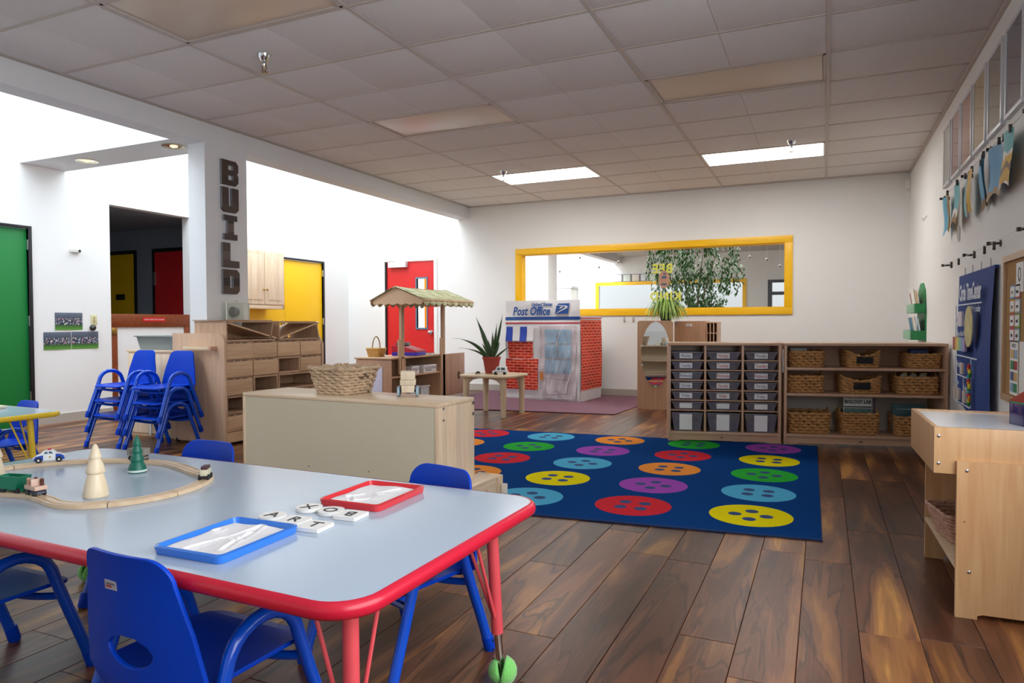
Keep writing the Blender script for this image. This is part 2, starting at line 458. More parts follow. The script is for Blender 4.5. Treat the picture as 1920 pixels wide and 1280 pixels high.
# walls
def wall_x(xa, xb, y0, y1, z0, z1, holes):
    """wall in a plane of constant x; holes = (y0,y1,z0,z1)"""
    mb = MB(); ys = sorted({y0, y1, *[h[0] for h in holes], *[h[1] for h in holes]}); zs = sorted({z0, z1, *[h[2] for h in holes], *[h[3] for h in holes]})
    for a, b_ in zip(ys, ys[1:]):
        run = None
        for c, d in zip(zs, zs[1:]):
            if any(h[0] < (a+b_)/2 < h[1] and h[2] < (c+d)/2 < h[3] for h in holes): continue
            mb.box(xa, xb, a, b_, c, d)
    return mb
def wall_y(ya, yb, x0, x1, z0, z1, holes):
    mb = MB(); xs = sorted({x0, x1, *[h[0] for h in holes], *[h[1] for h in holes]}); zs = sorted({z0, z1, *[h[2] for h in holes], *[h[3] for h in holes]})
    for a, b_ in zip(xs, xs[1:]):
        for c, d in zip(zs, zs[1:]):
            if any(h[0] < (a+b_)/2 < h[1] and h[2] < (c+d)/2 < h[3] for h in holes): continue
            mb.box(a, b_, ya, yb, c, d)
    return mb
def clean(mb, name, m, label, parent=None):
    return mb.obj(name, m, parent, label=label, kind='structure', smooth=0)
clean(wall_x(XL-.12, XL, -2.2, YB, 0, ZH, [(3.38, 4.31, 0, 1.985), (5.14, 6.19, 0, 2.33), (6.99, 8.715, 0, 1.985)]), 'wall_left', W_white, 'tall white wall on the far left with doors and a hallway opening')
clean(wall_y(YB, YB+.14, XL-.12, XR+.12, 0, ZH, [(-6.47, -5.50, 0, 2.03), (-4.06, -.44, 1.19, 2.03)]), 'wall_back', W_white, 'white back wall with the long yellow-framed window')
clean(wall_x(XR, XR+.12, -2.2, YB, 0, ZC+.2, [(-.6, 2.4, .7, 2.4)]), 'wall_right', W_white, 'white right wall hung with paintings and charts')
clean(wall_y(-2.2, -2.05, XL-.12, XR+.12, 0, ZH, []), 'wall_front', W_white, 'white wall behind the camera')
clean(MB().box(XBo, XB, -2.1, YB, ZB, ZH), 'trim_1', W_soffit, 'deep grey-white beam along the edge of the tiled ceiling')
clean(MB().box(XL, XBo, 4.22, 4.66, ZB, ZB+.35), 'trim_2', W_soffit, 'white soffit bridging from the beam to the left wall')
clean(MB().box(XBo, XB, 4.41, 4.887, 0, ZB), 'trim_3', W_soffit, 'square white column carrying the word BUILD')
clean(MB().box(XL-.1, XBo, -2.2, -.9, ZH, ZH+.1).box(XL-.1, XBo, 8.95, YB+.1, ZH, ZH+.1), 'trim_4', W_white, 'white skylight kerb high above the left aisle')
base_m = mat('vinyl_baseboard', 'b5ada3', 0.55)
clean(MB().box(XL, XL+.012, 4.33, 5.14, 0, .095).box(XL, XL+.012, -2, 3.35, 0, .095), 'baseboard_left', base_m, 'grey-beige baseboard along the left wall')
clean(MB().box(XL, -6.52, YB-.012, YB, 0, .095).box(-5.45, XR, YB-.012, YB, 0, .095), 'baseboard_back', base_m, 'grey-beige baseboard along the back wall')
clean(MB().box(XR-.012, XR, -2, YB, 0, .095), 'baseboard_right', base_m, 'grey-beige baseboard along the right wall')

# doors
def frame_x(x, y0, y1, z1, m, wd=.05, d=.05):
    return MB().box(x-.02, x+d*.3, y0, y0+wd, 0, z1, .003).box(x-.02, x+d*.3, y1-wd, y1, 0, z1, .003).box(x-.02, x+d*.3, y0+wd, y1-wd, z1-wd*.8, z1, .003)
d1 = thing('door_1', 'bright green door in a black frame at the far left', None, (XL, 3.84, 0), kind='structure')
frame_x(0, -.47, .47, 1.985, blk, .035).obj('door_frame', blk, d1)
MB().box(-.05, -.012, -.434, .434, .005, 1.955, .003).obj('door_leaf', grn, d1)
q = MB()
for k in range(3): q.box(-.012, .012, .428, .442, .25+k*.75, .35+k*.75)
q.obj('hinge', metal, d1)
d2 = thing('door_2', 'pair of tall yellow cupboard doors in a black frame', None, (XL, 7.85, 0), kind='structure')
frame_x(0, -.86, .865, 1.985, blk, .035).obj('door_frame', blk, d2)
for a, b_ in ((-.82, .0), (.006, .828)):
    dl = MB().box(-.05, -.012, a, b_, .005, 1.955, .003).obj('door_leaf', yelp, d2)
    q = MB(); q.sphere((0.02, -.06 if b_ < .1 else .045, 1.03), .028); q.lathe([(.03, 0), (.03, .01)], 16, m=Matrix.Translation((-.012, -.06 if b_ < .1 else .045, 1.03)) @ Matrix.Rotation(pi/2, 4, 'Y'))
    if b_ < .1: q.obj('knob', chrome, dl)
q = MB()
for k in range(3): q.box(-.005, .016, .822, .836, .25+k*.75, .35+k*.75)
q.obj('hinge', metal, d2)
d3 = thing('door_3', 'red door with a narrow glass light in a white frame', None, (-5.985, YB, 0), kind='structure')
MB().box(-.51, -.455, -.02, .03, 0, 2.04, .003).box(.455, .51, -.02, .03, 0, 2.04, .003).box(-.455, .455, -.02, .03, 2.0, 2.04, .003).obj('door_frame', white, d3)
MB().box(-.462, -.425, -.012, .04, .0, 1.99).obj('door_gap', blk, d3)
wall_y(.01, .05, -.43, .45, .01, 1.995, [(.13, .31, .94, 1.72)]).obj('door_leaf', redp, d3, smooth=0)
dg = MB().box(.11, .13, -.002, .05, .92, 1.74).box(.31, .33, -.002, .05, .92, 1.74).box(.13, .31, -.002, .05, .92, .945).box(.13, .31, -.002, .05, 1.715, 1.74).obj('light_frame', mat('blue_grey_metal', '5f7f96', .4), d3)
glassm = mat('clear_glass', 'ffffff', 0.02, trans=1.0, var=0.0001)
glassm.node_tree.nodes['Principled BSDF'].inputs['IOR'].default_value = 1.05
MB().box(.13, .31, .025, .03, .94, 1.72).obj('pane', glassm, d3)
kb = MB(); kb.sphere((.39, -.05, .875), .03); kb.tube([(.39, .012, .875), (.39, -.03, .875)], .012, 12); kb.lathe([(.035, 0), (.035, .008)], 20, m=Matrix.Translation((.39, .01, .875)) @ Matrix.Rotation(pi/2, 4, 'X'))
kb.obj('knob', chrome, d3)
cl = MB().box(-.36, -.03, -.07, .01, 1.90, 1.985, .006).obj('door_closer', mat('closer_white', 'e4e6ea', .4), d3)
MB().tube([(-.2, -.045, 1.99), (-.4, -.06, 2.045), ], .009, 8).tube([(-.4, -.06, 2.045), (-.12, -.03, 2.03)], .008, 8).obj('arm', white, cl)
MB().box(.0, .26, .45, .47, .3, 2.0).obj('yellow_panel', yelp, d3)

# hallway behind the opening
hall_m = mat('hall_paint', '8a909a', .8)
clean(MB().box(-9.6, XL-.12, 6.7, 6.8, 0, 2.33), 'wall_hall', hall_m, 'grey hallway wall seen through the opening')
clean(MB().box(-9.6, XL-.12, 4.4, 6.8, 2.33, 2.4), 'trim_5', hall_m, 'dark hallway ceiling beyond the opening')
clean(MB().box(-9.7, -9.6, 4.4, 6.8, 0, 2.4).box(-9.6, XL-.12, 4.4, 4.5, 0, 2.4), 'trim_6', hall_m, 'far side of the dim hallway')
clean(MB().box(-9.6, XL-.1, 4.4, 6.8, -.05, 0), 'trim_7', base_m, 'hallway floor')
for n, (a, b_, m_, lb) in enumerate(((-8.46, -7.83, redp, 'dark red hallway door in a black frame'), (-9.5, -8.79, yelp, 'shadowed yellow hallway door with a small black plate'))):
    t = thing('door_%d' % (4+n), lb, None, (a, 6.7, 0), kind='structure'); wdt = b_-a
    MB().box(0, .04, -.02, 0, 0, 2.05).box(wdt-.04, wdt, -.02, 0, 0, 2.05).box(.04, wdt-.04, -.02, 0, 2.0, 2.05).obj('door_frame', blk, t)
    MB().box(.04, wdt-.04, -.012, 0, .005, 2.0).obj('door_leaf', m_, t)
    if n: MB().box(wdt-.42, wdt-.24, -.02, -.012, 1.36, 1.44).obj('plate', blk, t)
    else: MB().box(.03, .06, -.03, -.01, 1.55, 1.73).obj('hinge', metal, t)

# gate in the opening
gt = thing('half_door', 'low wooden gate with a red sign closing the hallway opening', 'gate', (XL-.06, 5.145, 0))
MB().box(0, .05, 0, 1.04, .98, 1.13, .004).obj('top_rail', redwood, gt)
MB().box(0, .05, 0, .075, 0, .98, .004).obj('stile', redwood, gt); MB().box(0, .05, .965, 1.04, 0, .98, .004).obj('stile', redwood, gt)
MB().box(0, .05, .075, .965, 0, .1, .004).obj('bottom_rail', redwood, gt)
MB().box(.01, .035, .075, .965, .1, .98).obj('panel', W_white, gt)
MB().box(.05, .062, .0, .06, .9, .975, .003).obj('latch', mat('brass', 'b09050', .3, metal=1), gt)
sg = MB().box(.05, .054, .39, .69, 1.04, 1.095).obj('sign', mat('red_sign', 'c01414', .4), gt)
text('PLEASE CHECK FOR CHILDREN', .024, mat('sign_white', 'f0c8c8', .5), (.055, .54, 1.067), RIGHTW, sg, sx=.8)

# ------------------------------------------------------------------ interior window to the next room
wf = thing('window_1', 'long interior window in a bright yellow frame', None, (0, YB, 0), kind='structure')
x0w, x1w, z0w, z1w = -4.142, -.358, 1.112, 2.098; bw = .088
q = MB()
q.box(x0w, x1w, -.022, .0, z1w-bw, z1w, .004).box(x0w, x1w, -.022, .0, z0w, z0w+bw, .004)
q.box(x0w, x0w+bw, -.0215, .0, z0w+bw, z1w-bw, .004).box(x1w-bw, x1w, -.0215, .0, z0w+bw, z1w-bw, .004)
q.obj('window_frame', yellow_gloss, wf)
q = MB(); i = .018
xa, xb, za, zb_ = x0w+bw-.008, x1w-bw+.008, z0w+bw-.008, z1w-bw+.008
q.box(xa, xb, -.004, .14, zb_-i, zb_).box(xa, xb, -.004, .14, za, za+i).box(xa, xa+i, -.004, .14, za+i, zb_-i).box(xb-i, xb, -.004, .14, za+i, zb_-i)
q.obj('window_reveal', yellow_gloss, wf)
MB().box(xa+i, xb-i, .09, .096, za+i, zb_-i).obj('pane', glassm, wf)
stk = mat('yellow_sticker', 'd8dc60', .6); beem = mat('bee_card', 'b98d76', .7)
bee = thing('window_decal', 'yellow mirrored words BEE KIND stuck on the window above the grass plant', 'sticker', (-1.98, YB+.088, 1.6))
text('BEE', .17, stk, (-.02, 0, .14), FRONT, bee, sx=.95, spacing=1.15, bold=.006, mirror=True)
text('KIND', .16, stk, (0.02, 0, -.235), FRONT, bee, sx=1.0, spacing=1.15, bold=.006, mirror=True)
q = MB(); q.prism([(.075*cos(a*pi/12), .125*sin(a*pi/12)*(1.0 if sin(a*pi/12) < 0 else .95)) for a in range(24)], 'y', -.004, 0); q.obj('card_shape', beem, bee)
for bb in ((-.03, .03, .01, .045), (-.035, .035, -.08, -.055), (-.01, .03, .065, .085)): MB().box(bb[0], bb[1], -.008, -.004, bb[2], bb[3]).obj('dark_mark', mat('slate_marks', '4b5c78', .6), bee)
beads = [(-3.537, 1.77), (-3.226, 1.959), (-2.938, 1.81), (-2.658, 1.875), (-.889, 1.874), (-.68, 1.831), (-.519, 1.743)]
for k, (bx, bz) in enumerate(beads):
    t = thing('hanging_ornament', '%s from the left of the small ornaments hanging behind the window glass' % ['first', 'second', 'third', 'fourth', 'fifth', 'sixth', 'last'][k], 'ornament', (bx, 9.56, bz), 0, 'ornaments hung in the window')
    MB().sphere((0, 0, 0), .017, 8, 6).obj('bead', white, t)
    MB().sphere((.004, -.013, -.01), .010, 8, 6).obj('tip', dark, t)
    MB().tube([(0, 0, .016), (0, 0, 2.762-bz)], .0012, 4).obj('thread', paper, t)

# next room
nm = mat('next_room_paint', 'e3e4e1', .8)
clean(MB().box(XL-.12, XL, YB, YN+.1, 0, ZH), 'wall_next_left', nm, 'bright far left wall of the next room')
clean(MB().box(XR, XR+.12, YB+.14, YN, 0, ZC+.1), 'wall_next_right', nm, 'right wall of the next room')
clean(wall_y(YN, YN+.14, XL-.1, XR+.1, 0, ZH, [(-5.55, -1.84, 1.19, 2.02), (-1.2, -.25, 0, 2.03)]), 'wall_next_back', nm, 'far wall of the next room with a second yellow window')
clean(MB().box(XBo, XR+.1, YB+.14, YN, ZC, ZC+.08), 'ceiling_next', mat('next_ceiling', 'c4c1bb', .9), 'grey-white ceiling of the next room')
clean(MB().box(XL-.1, XR+.1, YB+.14, 24, -.06, 0), 'floor_next', mat('next_floor', '7b6558', .5), 'brown floor of the next room')
clean(MB().box(XBo, XB, YB+.14, YN, ZB, ZH), 'trim_8', W_soffit, 'beam continuing into the next room')
clean(MB().box(XBo, XB, 12.62, 13.1, 0, ZB), 'trim_9', W_soffit, 'white column in the next room')
w2 = thing('window_2', 'yellow-framed window in the far wall of the next room', None, (0, YN, 0), kind='structure')
q = MB(); q.box(-5.63, -1.75, -.02, .0, 2.01, 2.1).box(-5.63, -1.75, -.02, 0, 1.11, 1.2).box(-5.63, -5.54, -.02, 0, 1.2, 2.01).box(-1.84, -1.75, -.02, 0, 1.2, 2.01)
q.obj('window_frame', yellow_gloss, w2)
MB().box(-5.54, -1.84, .05, .055, 1.2, 2.01).obj('pane', glassm, w2)
dd = thing('door_6', 'dark framed glass door in the far wall of the next room', None, (-1.25, YN, 0), kind='structure')
MB().box(0, .1, -.03, .02, 0, 2.05).box(.9, 1.0, -.03, .02, 0, 2.05).box(.1, .9, -.03, .02, 1.98, 2.05).box(.1, .9, -.02, .02, 1.68, 1.76).box(.1, .9, -.02, .02, 0, .3).obj('door_frame', mat('dark_door_frame', '4a4f58', .5), dd)
MB().box(.1, .9, -.002, .002, .3, 1.98).obj('pane', glassm, dd)
clean(MB().box(-7.3, 1.0, 23.5, 23.6, 0, 3).box(-4.4, -3.6, 22.0, 22.2, 0, 1.6).box(-3.8, -3.6, 22.5, 22.6, 1.6, 1.75), 'wall_beyond', nm, 'bright wall beyond the second window')
cb = thing('counter_cupboard', 'white cupboard standing against the far wall of the next room', 'cupboard', (-6.6, YN-.02, 0))
MB().box(-.37, .45, -.5, 0, 0, 1.94).obj('body', nm, cb); MB().box(-.4, .48, -.52, 0, 1.94, 2.0).obj('top', mat('grey_top', 'a7aaae', .5), cb)
for k in range(5):
    t = thing('class_poster', '%s of the five small posters above the far yellow window' % ['leftmost', 'second', 'middle', 'fourth', 'rightmost'][k], 'poster', (-5.0+k*.235, YN-.02, 2.2), 0, 'posters above the far window')
    MB().box(-.11, .11, 0, .01, -.1, .1).obj('border', mat('poster_edge', '6d7078', .6), t); MB().box(-.095, .095, -.004, 0, -.085, .085).obj('sheet', mat('poster_sheet%d' % (k % 3), ['dfe3e8', 'd4dcd2', 'e0d8cc'][k % 3], .6, var=.25, vscale=30), t)
# ficus
leafm = mat('ficus_leaf', '35622f', .4, var=.6, vscale=6)
fic = thing('weeping_fig', 'tall leafy weeping fig behind the window glass', 'plant', (-1.75, 10.5, 0))
q = MB(); q.lathe([(.16, 0), (.22, .35), (.23, .36), (.2, .34)], 20); q.obj('pot', mat('ficus_pot', '6b4a38', .6), fic)
q = MB(); rn = random.Random(5)
for k in range(5):
    a = k*1.3; q.tube([(0, 0, .3), (.05*cos(a), .05*sin(a), .9), (.15*cos(a), .12*sin(a), 1.5), (.3*cos(a), .2*sin(a), 2.0)], [.022, .016, .010, .004], 7)
q.obj('trunk', mat('ficus_bark', '6e5d4c', .8), fic)
q = MB()
def leaf(q, p, ln, wd, yaw, pit):
    d = Vector((cos(yaw)*cos(pit), sin(yaw)*cos(pit), sin(pit))); s_ = Vector((-sin(yaw), cos(yaw), 0)); n_ = d.cross(s_)
    p = Vector(p); m1 = p + d*ln*.45 + n_*ln*.06
    q.add([p, m1+s_*wd/2, p+d*ln, m1-s_*wd/2, m1-n_*wd*.15], [(0, 1, 4), (1, 2, 4), (2, 3, 4), (3, 0, 4)])
for cl_ in range(250):
    z = rn.uniform(1.05, 2.5); a = rn.uniform(0, 2*pi)
    k = (z-1.0)/1.5; R_ = .25+.42*(1-abs(k-.6)*.9)
    rad = R_*rn.uniform(.35, 1.05); cx, cy = rad*1.05*cos(a), rad*.7*sin(a)
    for j in range(15):
        s_ = j/15*.24
        leaf(q, (cx+rn.gauss(0, .03), cy+rn.gauss(0, .03), z-s_), rn.uniform(.06, .095), rn.uniform(.026, .038), rn.uniform(0, 2*pi), rn.uniform(-1.35, -.5))
q.obj('foliage', leafm, fic, kind='stuff', recalc=False)

# ------------------------------------------------------------------ right wall: tinted frames, paintings, wires, charts
tints = [('5 clear', 'c9ccc8'), ('rose', 'b58a86'), ('coral', 'bd8a78'), ('amber', 'b9a46e'), ('olive grey', '85867a'), ('violet grey', '5f6073')]
spans = [(6.70, 6.39), (6.31, 5.95), (5.905, 5.52), (5.46, 5.08), (5.015, 4.65), (4.57, 4.20)]
posn = ['farthest from the camera', 'second from the back corner', 'third from the back corner', 'above the fourth painting', 'second nearest the camera', 'nearest the camera']
wn_lab = ['clear', 'rose', 'coral', 'amber', 'olive-grey', 'violet-grey']
glz = {}
for k, (ya, yb) in enumerate(spans):
    t = thing('window_%d' % (3+k), 'white framed %s tinted pane high on the right wall, %s' % (wn_lab[k], posn[k]), None, (XR, (ya+yb)/2, 2.35), kind='structure')
    hw = (ya-yb)/2; hh = .245; wd = .024
    q = MB().box(-.025, 0, -hw, hw, hh-wd, hh, .003).box(-.025, 0, -hw, hw, -hh, -hh+wd, .003).box(-.0245, 0, -hw, -hw+wd, -hh+wd, hh-wd, .003).box(-.0245, 0, hw-wd, hw, -hh+wd, hh-wd, .003)
    q.obj('frame', mat('white_metal_frame', 'd9dbe0', .35), t)
    MB().box(-.02, -.012, -hw+wd, hw-wd, -hh+wd, hh-wd).obj('pane', mat('tinted_pane_%d' % k, tints[k][1], .12, var=.05, coat=.5), t)
# wire with paintings
hw1 = thing('picture_wire', 'thin wire on metal stand-offs carrying the row of paintings', 'wire', (XR, 5.3, 2.0))
MB().tube([(-.055, 1.25, .0), (-.055, .5, -.012), (-.055, -.4, -.008), (-.055, -1.4, 0)], .0018, 6).obj('wire', metal, hw1)
for yy in (1.22, .28, -.52, -1.32):
    MB().tube([(0, yy, 0), (-.06, yy, 0)], .006, 8).tube([(0, yy, 0), (-.006, yy, 0)], .016, 12).tube([(-.05, yy, 0), (-.068, yy, 0)], .010, 10).obj('stand_off', mat('gunmetal', '55504c', .35, metal=.9), hw1)
def paint_mat(name, kind):
    m = bpy.data.materials.new(name); m.use_nodes = True; nt = m.node_tree; b = nt.nodes['Principled BSDF']; b.inputs['Roughness'].default_value = .6
    tc = nt.nodes.new('ShaderNodeTexCoord'); sp = nt.nodes.new('ShaderNodeSeparateXYZ'); nt.links.new(tc.outputs['Generated'], sp.inputs[0])
    n = nt.nodes.new('ShaderNodeTexNoise'); n.inputs['Scale'].default_value = 3.0; n.inputs['Detail'].default_value = 3; nt.links.new(tc.outputs['Generated'], n.inputs['Vector'])
    src = {'z': sp.outputs['Z'], 'y': sp.outputs['Y']}[kind[0]]
    v = math_node(nt, 'ADD', src, math_node(nt, 'MULTIPLY', math_node(nt, 'SUBTRACT', n.outputs['Fac'], .5), .35))
    if kind[0] == 'c': v = src
    rp = ramp(nt, kind[1]); rp.color_ramp.interpolation = 'CONSTANT'; nt.links.new(v, rp.inputs[0]); nt.links.new(rp.outputs[0], b.inputs['Base Color'])
    return m
pks = [('y', [(0, 'd4b030'), (.35, '9c6a10'), (.5, '4fa7c8'), (.8, '7fbcd8')]), ('z', [(0, '8c5c18'), (.25, 'e6e4de'), (.4, '5db3bd')]), ('y', [(0, 'cda21c'), (.25, '9c6a10'), (.42, '5aa9c4'), (.7, '7cc0d4')]),
       ('z', [(0, '7a5a1c'), (.22, '4c9fcb')]), ('z', [(0, '8a641c'), (.2, '3f8fbe')]), ('z', [(0, 'e4e2dc'), (.12, 'c79b12'), (.3, '6e5324'), (.42, 'd3a518'), (.55, 'e6e4de'), (.62, '58b0b4')])]
pls = ['tattered blue and yellow painting farthest along the wire', 'painting with teal sky and brown ground on white', 'narrow painting with an ochre stripe on blue', 'blue painting with a jagged brown foot', 'deep blue painting over a brown strip', 'painting with teal top and ochre flower, nearest the camera']
psp = [(6.47, 6.11), (6.0, 5.68), (5.53, 5.23), (5.11, 4.80), (4.76, 4.47), (4.475, 4.205)]
for k, ((ya, yb), (kd, cols), lb) in enumerate(zip(psp, pks, pls)):
    t = thing('painting', lb, 'painting', (XR-.055, (ya+yb)/2, 1.985), radians(random.uniform(-8, 4)), 'paintings on the wire')
    hw = (ya-yb)/2; hgt = .28
    q = MB(); ph = k*1.7
    q.grid(lambda a, b_: (.02*sin(b_*3+ph)*b_ + .012*sin(a*5+ph), (a-.5)*2*hw*(1+.05*sin(b_*7+ph)), -b_*hgt*(1+.06*sin(a*9+ph))), 8, 8)
    q.obj('sheet', paint_mat('painting_%d' % k, (kd, cols)), t, recalc=False)
    for s_ in (-1, 1):
        MB().box(-.008, .008, s_*hw*.75-.008, s_*hw*.75+.008, -.02, .02, .002).obj('clip', mat('gunmetal', '55504c'), t)
hw2 = thing('display_wire', 'empty display wire with metal brackets and small clips above the blue chart', 'wire', (XR, 5.4, 1.455))
MB().tube([(-.055, 1.05, 0), (-.055, 0, -.008), (-.055, -1.4, 0)], .0018, 6).obj('wire', metal, hw2)
for yy in (.98, .07, -.68, -1.35):
    MB().tube([(0, yy, 0), (-.06, yy, -.0)], .007, 8).tube([(0, yy, 0), (-.007, yy, 0)], .020, 12).tube([(-.05, yy, -.0), (-.068, yy, -.0)], .011, 10).obj('bracket', mat('gunmetal', '55504c'), hw2)
for yy in (.6, .3, -.25, -.55, -.8):
    MB().box(-.062, -.048, yy-.006, yy+.006, -.035, -.0, .002).sphere((-.055, yy, -.04), .009, 8, 6).obj('clip', mat('gunmetal', '55504c'), hw2)

# blue pocket chart
ch = thing('pocket_chart', 'dark blue fabric calendar chart titled Circle TimeCenter', 'wall chart', (XR-.012, 5.30, 0))
navy = mat('navy_fabric', '123a86', .8, var=.08, bump=.25, bscale=12)
q = MB(); q.grid(lambda a, b_: (-.012-.014*sin(a*7+b_*4)*b_ - .03*a*b_, (.5-a)*1.14+.05*b_*(1-a), .42+.91*(1-b_)), 16, 12); q.obj('fabric', navy, ch, recalc=False)
q = MB(); q.box(-.012, .006, -.57, .57, 1.32, 1.335); q.obj('hem', navy, ch)
def crect(nm_, yc, zc, wy, hz, col, off=.03, lab=None):
    return MB().box(-off-.003-.02*abs(.5), -off, yc-wy/2, yc+wy/2, zc-hz/2, zc+hz/2).obj(nm_, mat(nm_+'_'+col, col, .6), ch, label=lab)
cw = mat('chart_white', 'dfe6f2', .6)
text('Circle TimeCenter', .150, cw, (-.045, -.02, 1.20), LEFTW, ch, sx=.62, bold=.004)
text("What's today", .06, cw, (-.045, -.22, 1.09), LEFTW, ch, sx=.9)
text('My day', .05, cw, (-.05, .36, 1.03), LEFTW, ch); text('Days of the Week', .055, cw, (-.05, .2, .93), LEFTW, ch, sx=.9)
text('Weather', .06, cw, (-.055, .25, .72), LEFTW, ch); text('Four Times', .05, cw, (-.06, .33, .60), LEFTW, ch, sx=.9); text('Today', .05, cw, (-.06, -.02, .58), LEFTW, ch)
q = MB()
for (ya, za, yb, zb2) in ((.46, 1.125, -.42, 1.125), (.44, 1.0, .0, 1.0), (.44, 1.12, .44, .85), (.42, .78, -.3, .78), (.44, .78, .46, .46), (.42, .645, -.1, .645), (.13, .645, .13, .46), (.46, .46, -.1, .46), (-.12, .78, -.12, .46)):
    if abs(ya-yb) > abs(za-zb2): q.box(-.05, -.046, min(ya, yb), max(ya, yb), za-.004, za+.004)
    else: q.box(-.05, -.046, ya-.005, ya+.005, min(za, zb2), max(za, zb2))
q.obj('white_tape_lines', cw, ch)
crect('note_card', .2, 1.03, .14, .1, 'd8d0dc', .05)
for k, cc in enumerate(('a83a3a', 'd8a85a', 'd8d070', '8fc0a0', '7fa8d0', 'a890c0')): crect('colour_strip', .42-k*.075, .86, .075, .09, cc, .05)
for (yc, zc) in ((.12, .70), (.36, .52), (.24, .52), (.02, .52)): crect('picture_card', yc, zc, .09, .075, 'cfc3b8', .052)
q = MB(); q.prism([(-.12+.13*cos(a*pi/12), .98+.13*sin(a*pi/12)) for a in range(24)], 'x', -.066, -.06); q.obj('paper_wheel', mat('wheel_paper', 'cfc58a', .6, var=.3, vscale=14), ch, label='round pale yellow picture wheel')
rn = random.Random(2)
for k in range(14):
    MB().sphere((-.065, -.17+rn.uniform(-.05, .05)*(1-abs(k-7)/9), .73-k*.018), .018, 8, 6, (.6, 1, 1)).obj('pompom', mat('pompom_%d' % (k % 5), ['c8342c', 'e0922c', 'ddd23a', '2c8c44', '3f9fc4'][k % 5], .8), ch)
for k in range(4):
    MB().box(-.006, 0, .4-k*.27, .412-k*.27, 1.33, 1.385).obj('hook', metal, ch)

# cork board
ck = thing('cork_board', 'wood-framed cork board of word cards beside the blue chart', 'notice board', (XR, 3.95, 0))
MB().box(-.008, 0, -.58, .6, .6, 1.35).obj('cork', mat('cork', 'a8814f', .9, var=.12, vscale=60, bump=.3, bscale=200), ck)
fr = mat('cork_frame', 'c9a684', .4)
MB().box(-.022, 0, -.6, .62, 1.33, 1.365, .003).box(-.022, 0, -.6, .62, .585, .62, .003).box(-.0215, 0, .59, .62, .62, 1.33, .003).box(-.0215, 0, -.6, -.57, .62, 1.33, .003).obj('frame', fr, ck)
cc = ['5f8fc0', 'b04a5a', 'd8923c', '9ab0c0', 'c03c4c', '7fa85a', 'c84a6a', '7ba0a0']
tt = ['at', 'have', 'go', 'you', 'see', 'and', 'the', 'said']
for r_ in range(4):
    for c_ in range(2):
        k = r_*2+c_; yc = .43-c_*.105; zc = 1.165-r_*.075
        cd = MB().box(-.0125, -.0085, yc-.05, yc+.05, zc-.035, zc+.035).obj('word_card', mat('card_edge_%d' % k, cc[k], .6), ck)
        MB().box(-.0135, -.0125, yc-.042, yc+.042, zc-.027, zc+.027).obj('card_face', paper, cd)
        text(tt[k], .03, dark, (-.014, yc, zc), LEFTW, cd)
lc = MB().box(-.0125, -.0085, .22, .36, 1.16, 1.31).obj('letter_card', paper, ck)
text('O', .11, dark, (-.013, .29, 1.245), LEFTW, lc, sx=.7); 
ls = MB().box(-.0125, -.0085, .30, .46, .63, .91).obj('letter_strip', paper, ck)
for r_ in range(4):
    for c_ in range(2):
        MB().box(-.0145, -.0125, .44-c_*.07, .38-c_*.07, .82-r_*.058, .865-r_*.058).obj('letter_tile', mat('lt_%d' % ((r_*2+c_) % 5), ['d8b070', '8fb0c8', '2f8c5c', 'b03444', '4c5f8c'][(r_*2+c_) % 5], .6), ls)
text('PARTS', .03, mat('grey_ink', '8c9090', .6), (-.013, .38, .885), LEFTW, ls)
MB().box(-.0125, -.0085, .1, .27, .63, .91).obj('letter_strip', paper, ck)

# green book rack
gr = thing('wall_book_rack', 'green two-tier wall rack holding picture books, above the woven basket shelf', 'book rack', (XR, 8.1, 0))
gm = mat('rack_green', '1e8a4c', .45); gl = mat('rack_green_front', '7fb08f', .5)
q = MB(); q.prism([(-.32, .82), (.32, .82), (.32, 1.25), (.24, 1.33), (.1, 1.40), (-.1, 1.40), (-.24, 1.33), (-.32, 1.1)], 'x', -.012, 0); q.obj('back_panel', gm, gr)
for z0_, dp in ((.835, .13), (1.10, .10)):
    tr = MB().box(-dp, -.012, -.31, .31, z0_, z0_+.012).box(-dp, -.012, -.32, -.308, z0_, z0_+.09).box(-dp, -.012, .308, .32, z0_, z0_+.09).obj('tray', gm, gr)
    MB().box(-dp-.01, -dp, -.32, .32, z0_, z0_+.09, .002).obj('tray_front', gl, tr)
bkc = ['8fb6d8', 'e8e0d0', '3a7a9a', 'd9785a', 'c9a878', 'f0ece0', '4c6a3c', '8a3a3a']
for k in range(8):
    lo = k < 4; yy = [-.22, -.08, .08, .21][k % 4]; z0_ = .85 if lo else 1.115; hgt = [.2, .22, .21, .19][k % 4]+(0 if lo else .01)
    t = thing('picture_book', '%s picture book standing in the %s tray of the green rack' % (['pale blue', 'cream', 'teal', 'orange', 'tan', 'white', 'olive', 'dark red'][k], 'lower' if lo else 'upper'), 'book', (XR-.03-.016*(k % 3), 8.1+yy, z0_), 0, 'picture books in the green rack')
    t.rotation_euler = (0, radians(-9), radians(4*(k % 3-1)))
    MB().box(-.012, 0, -.075, .075, 0, hgt, .002).obj('cover', mat('book_cover_%d' % k, bkc[k], .5, var=.25, vscale=12), t)
    MB().box(-.01, -.002, -.078, -.074, .004, hgt-.004).obj('pages', paper, t)
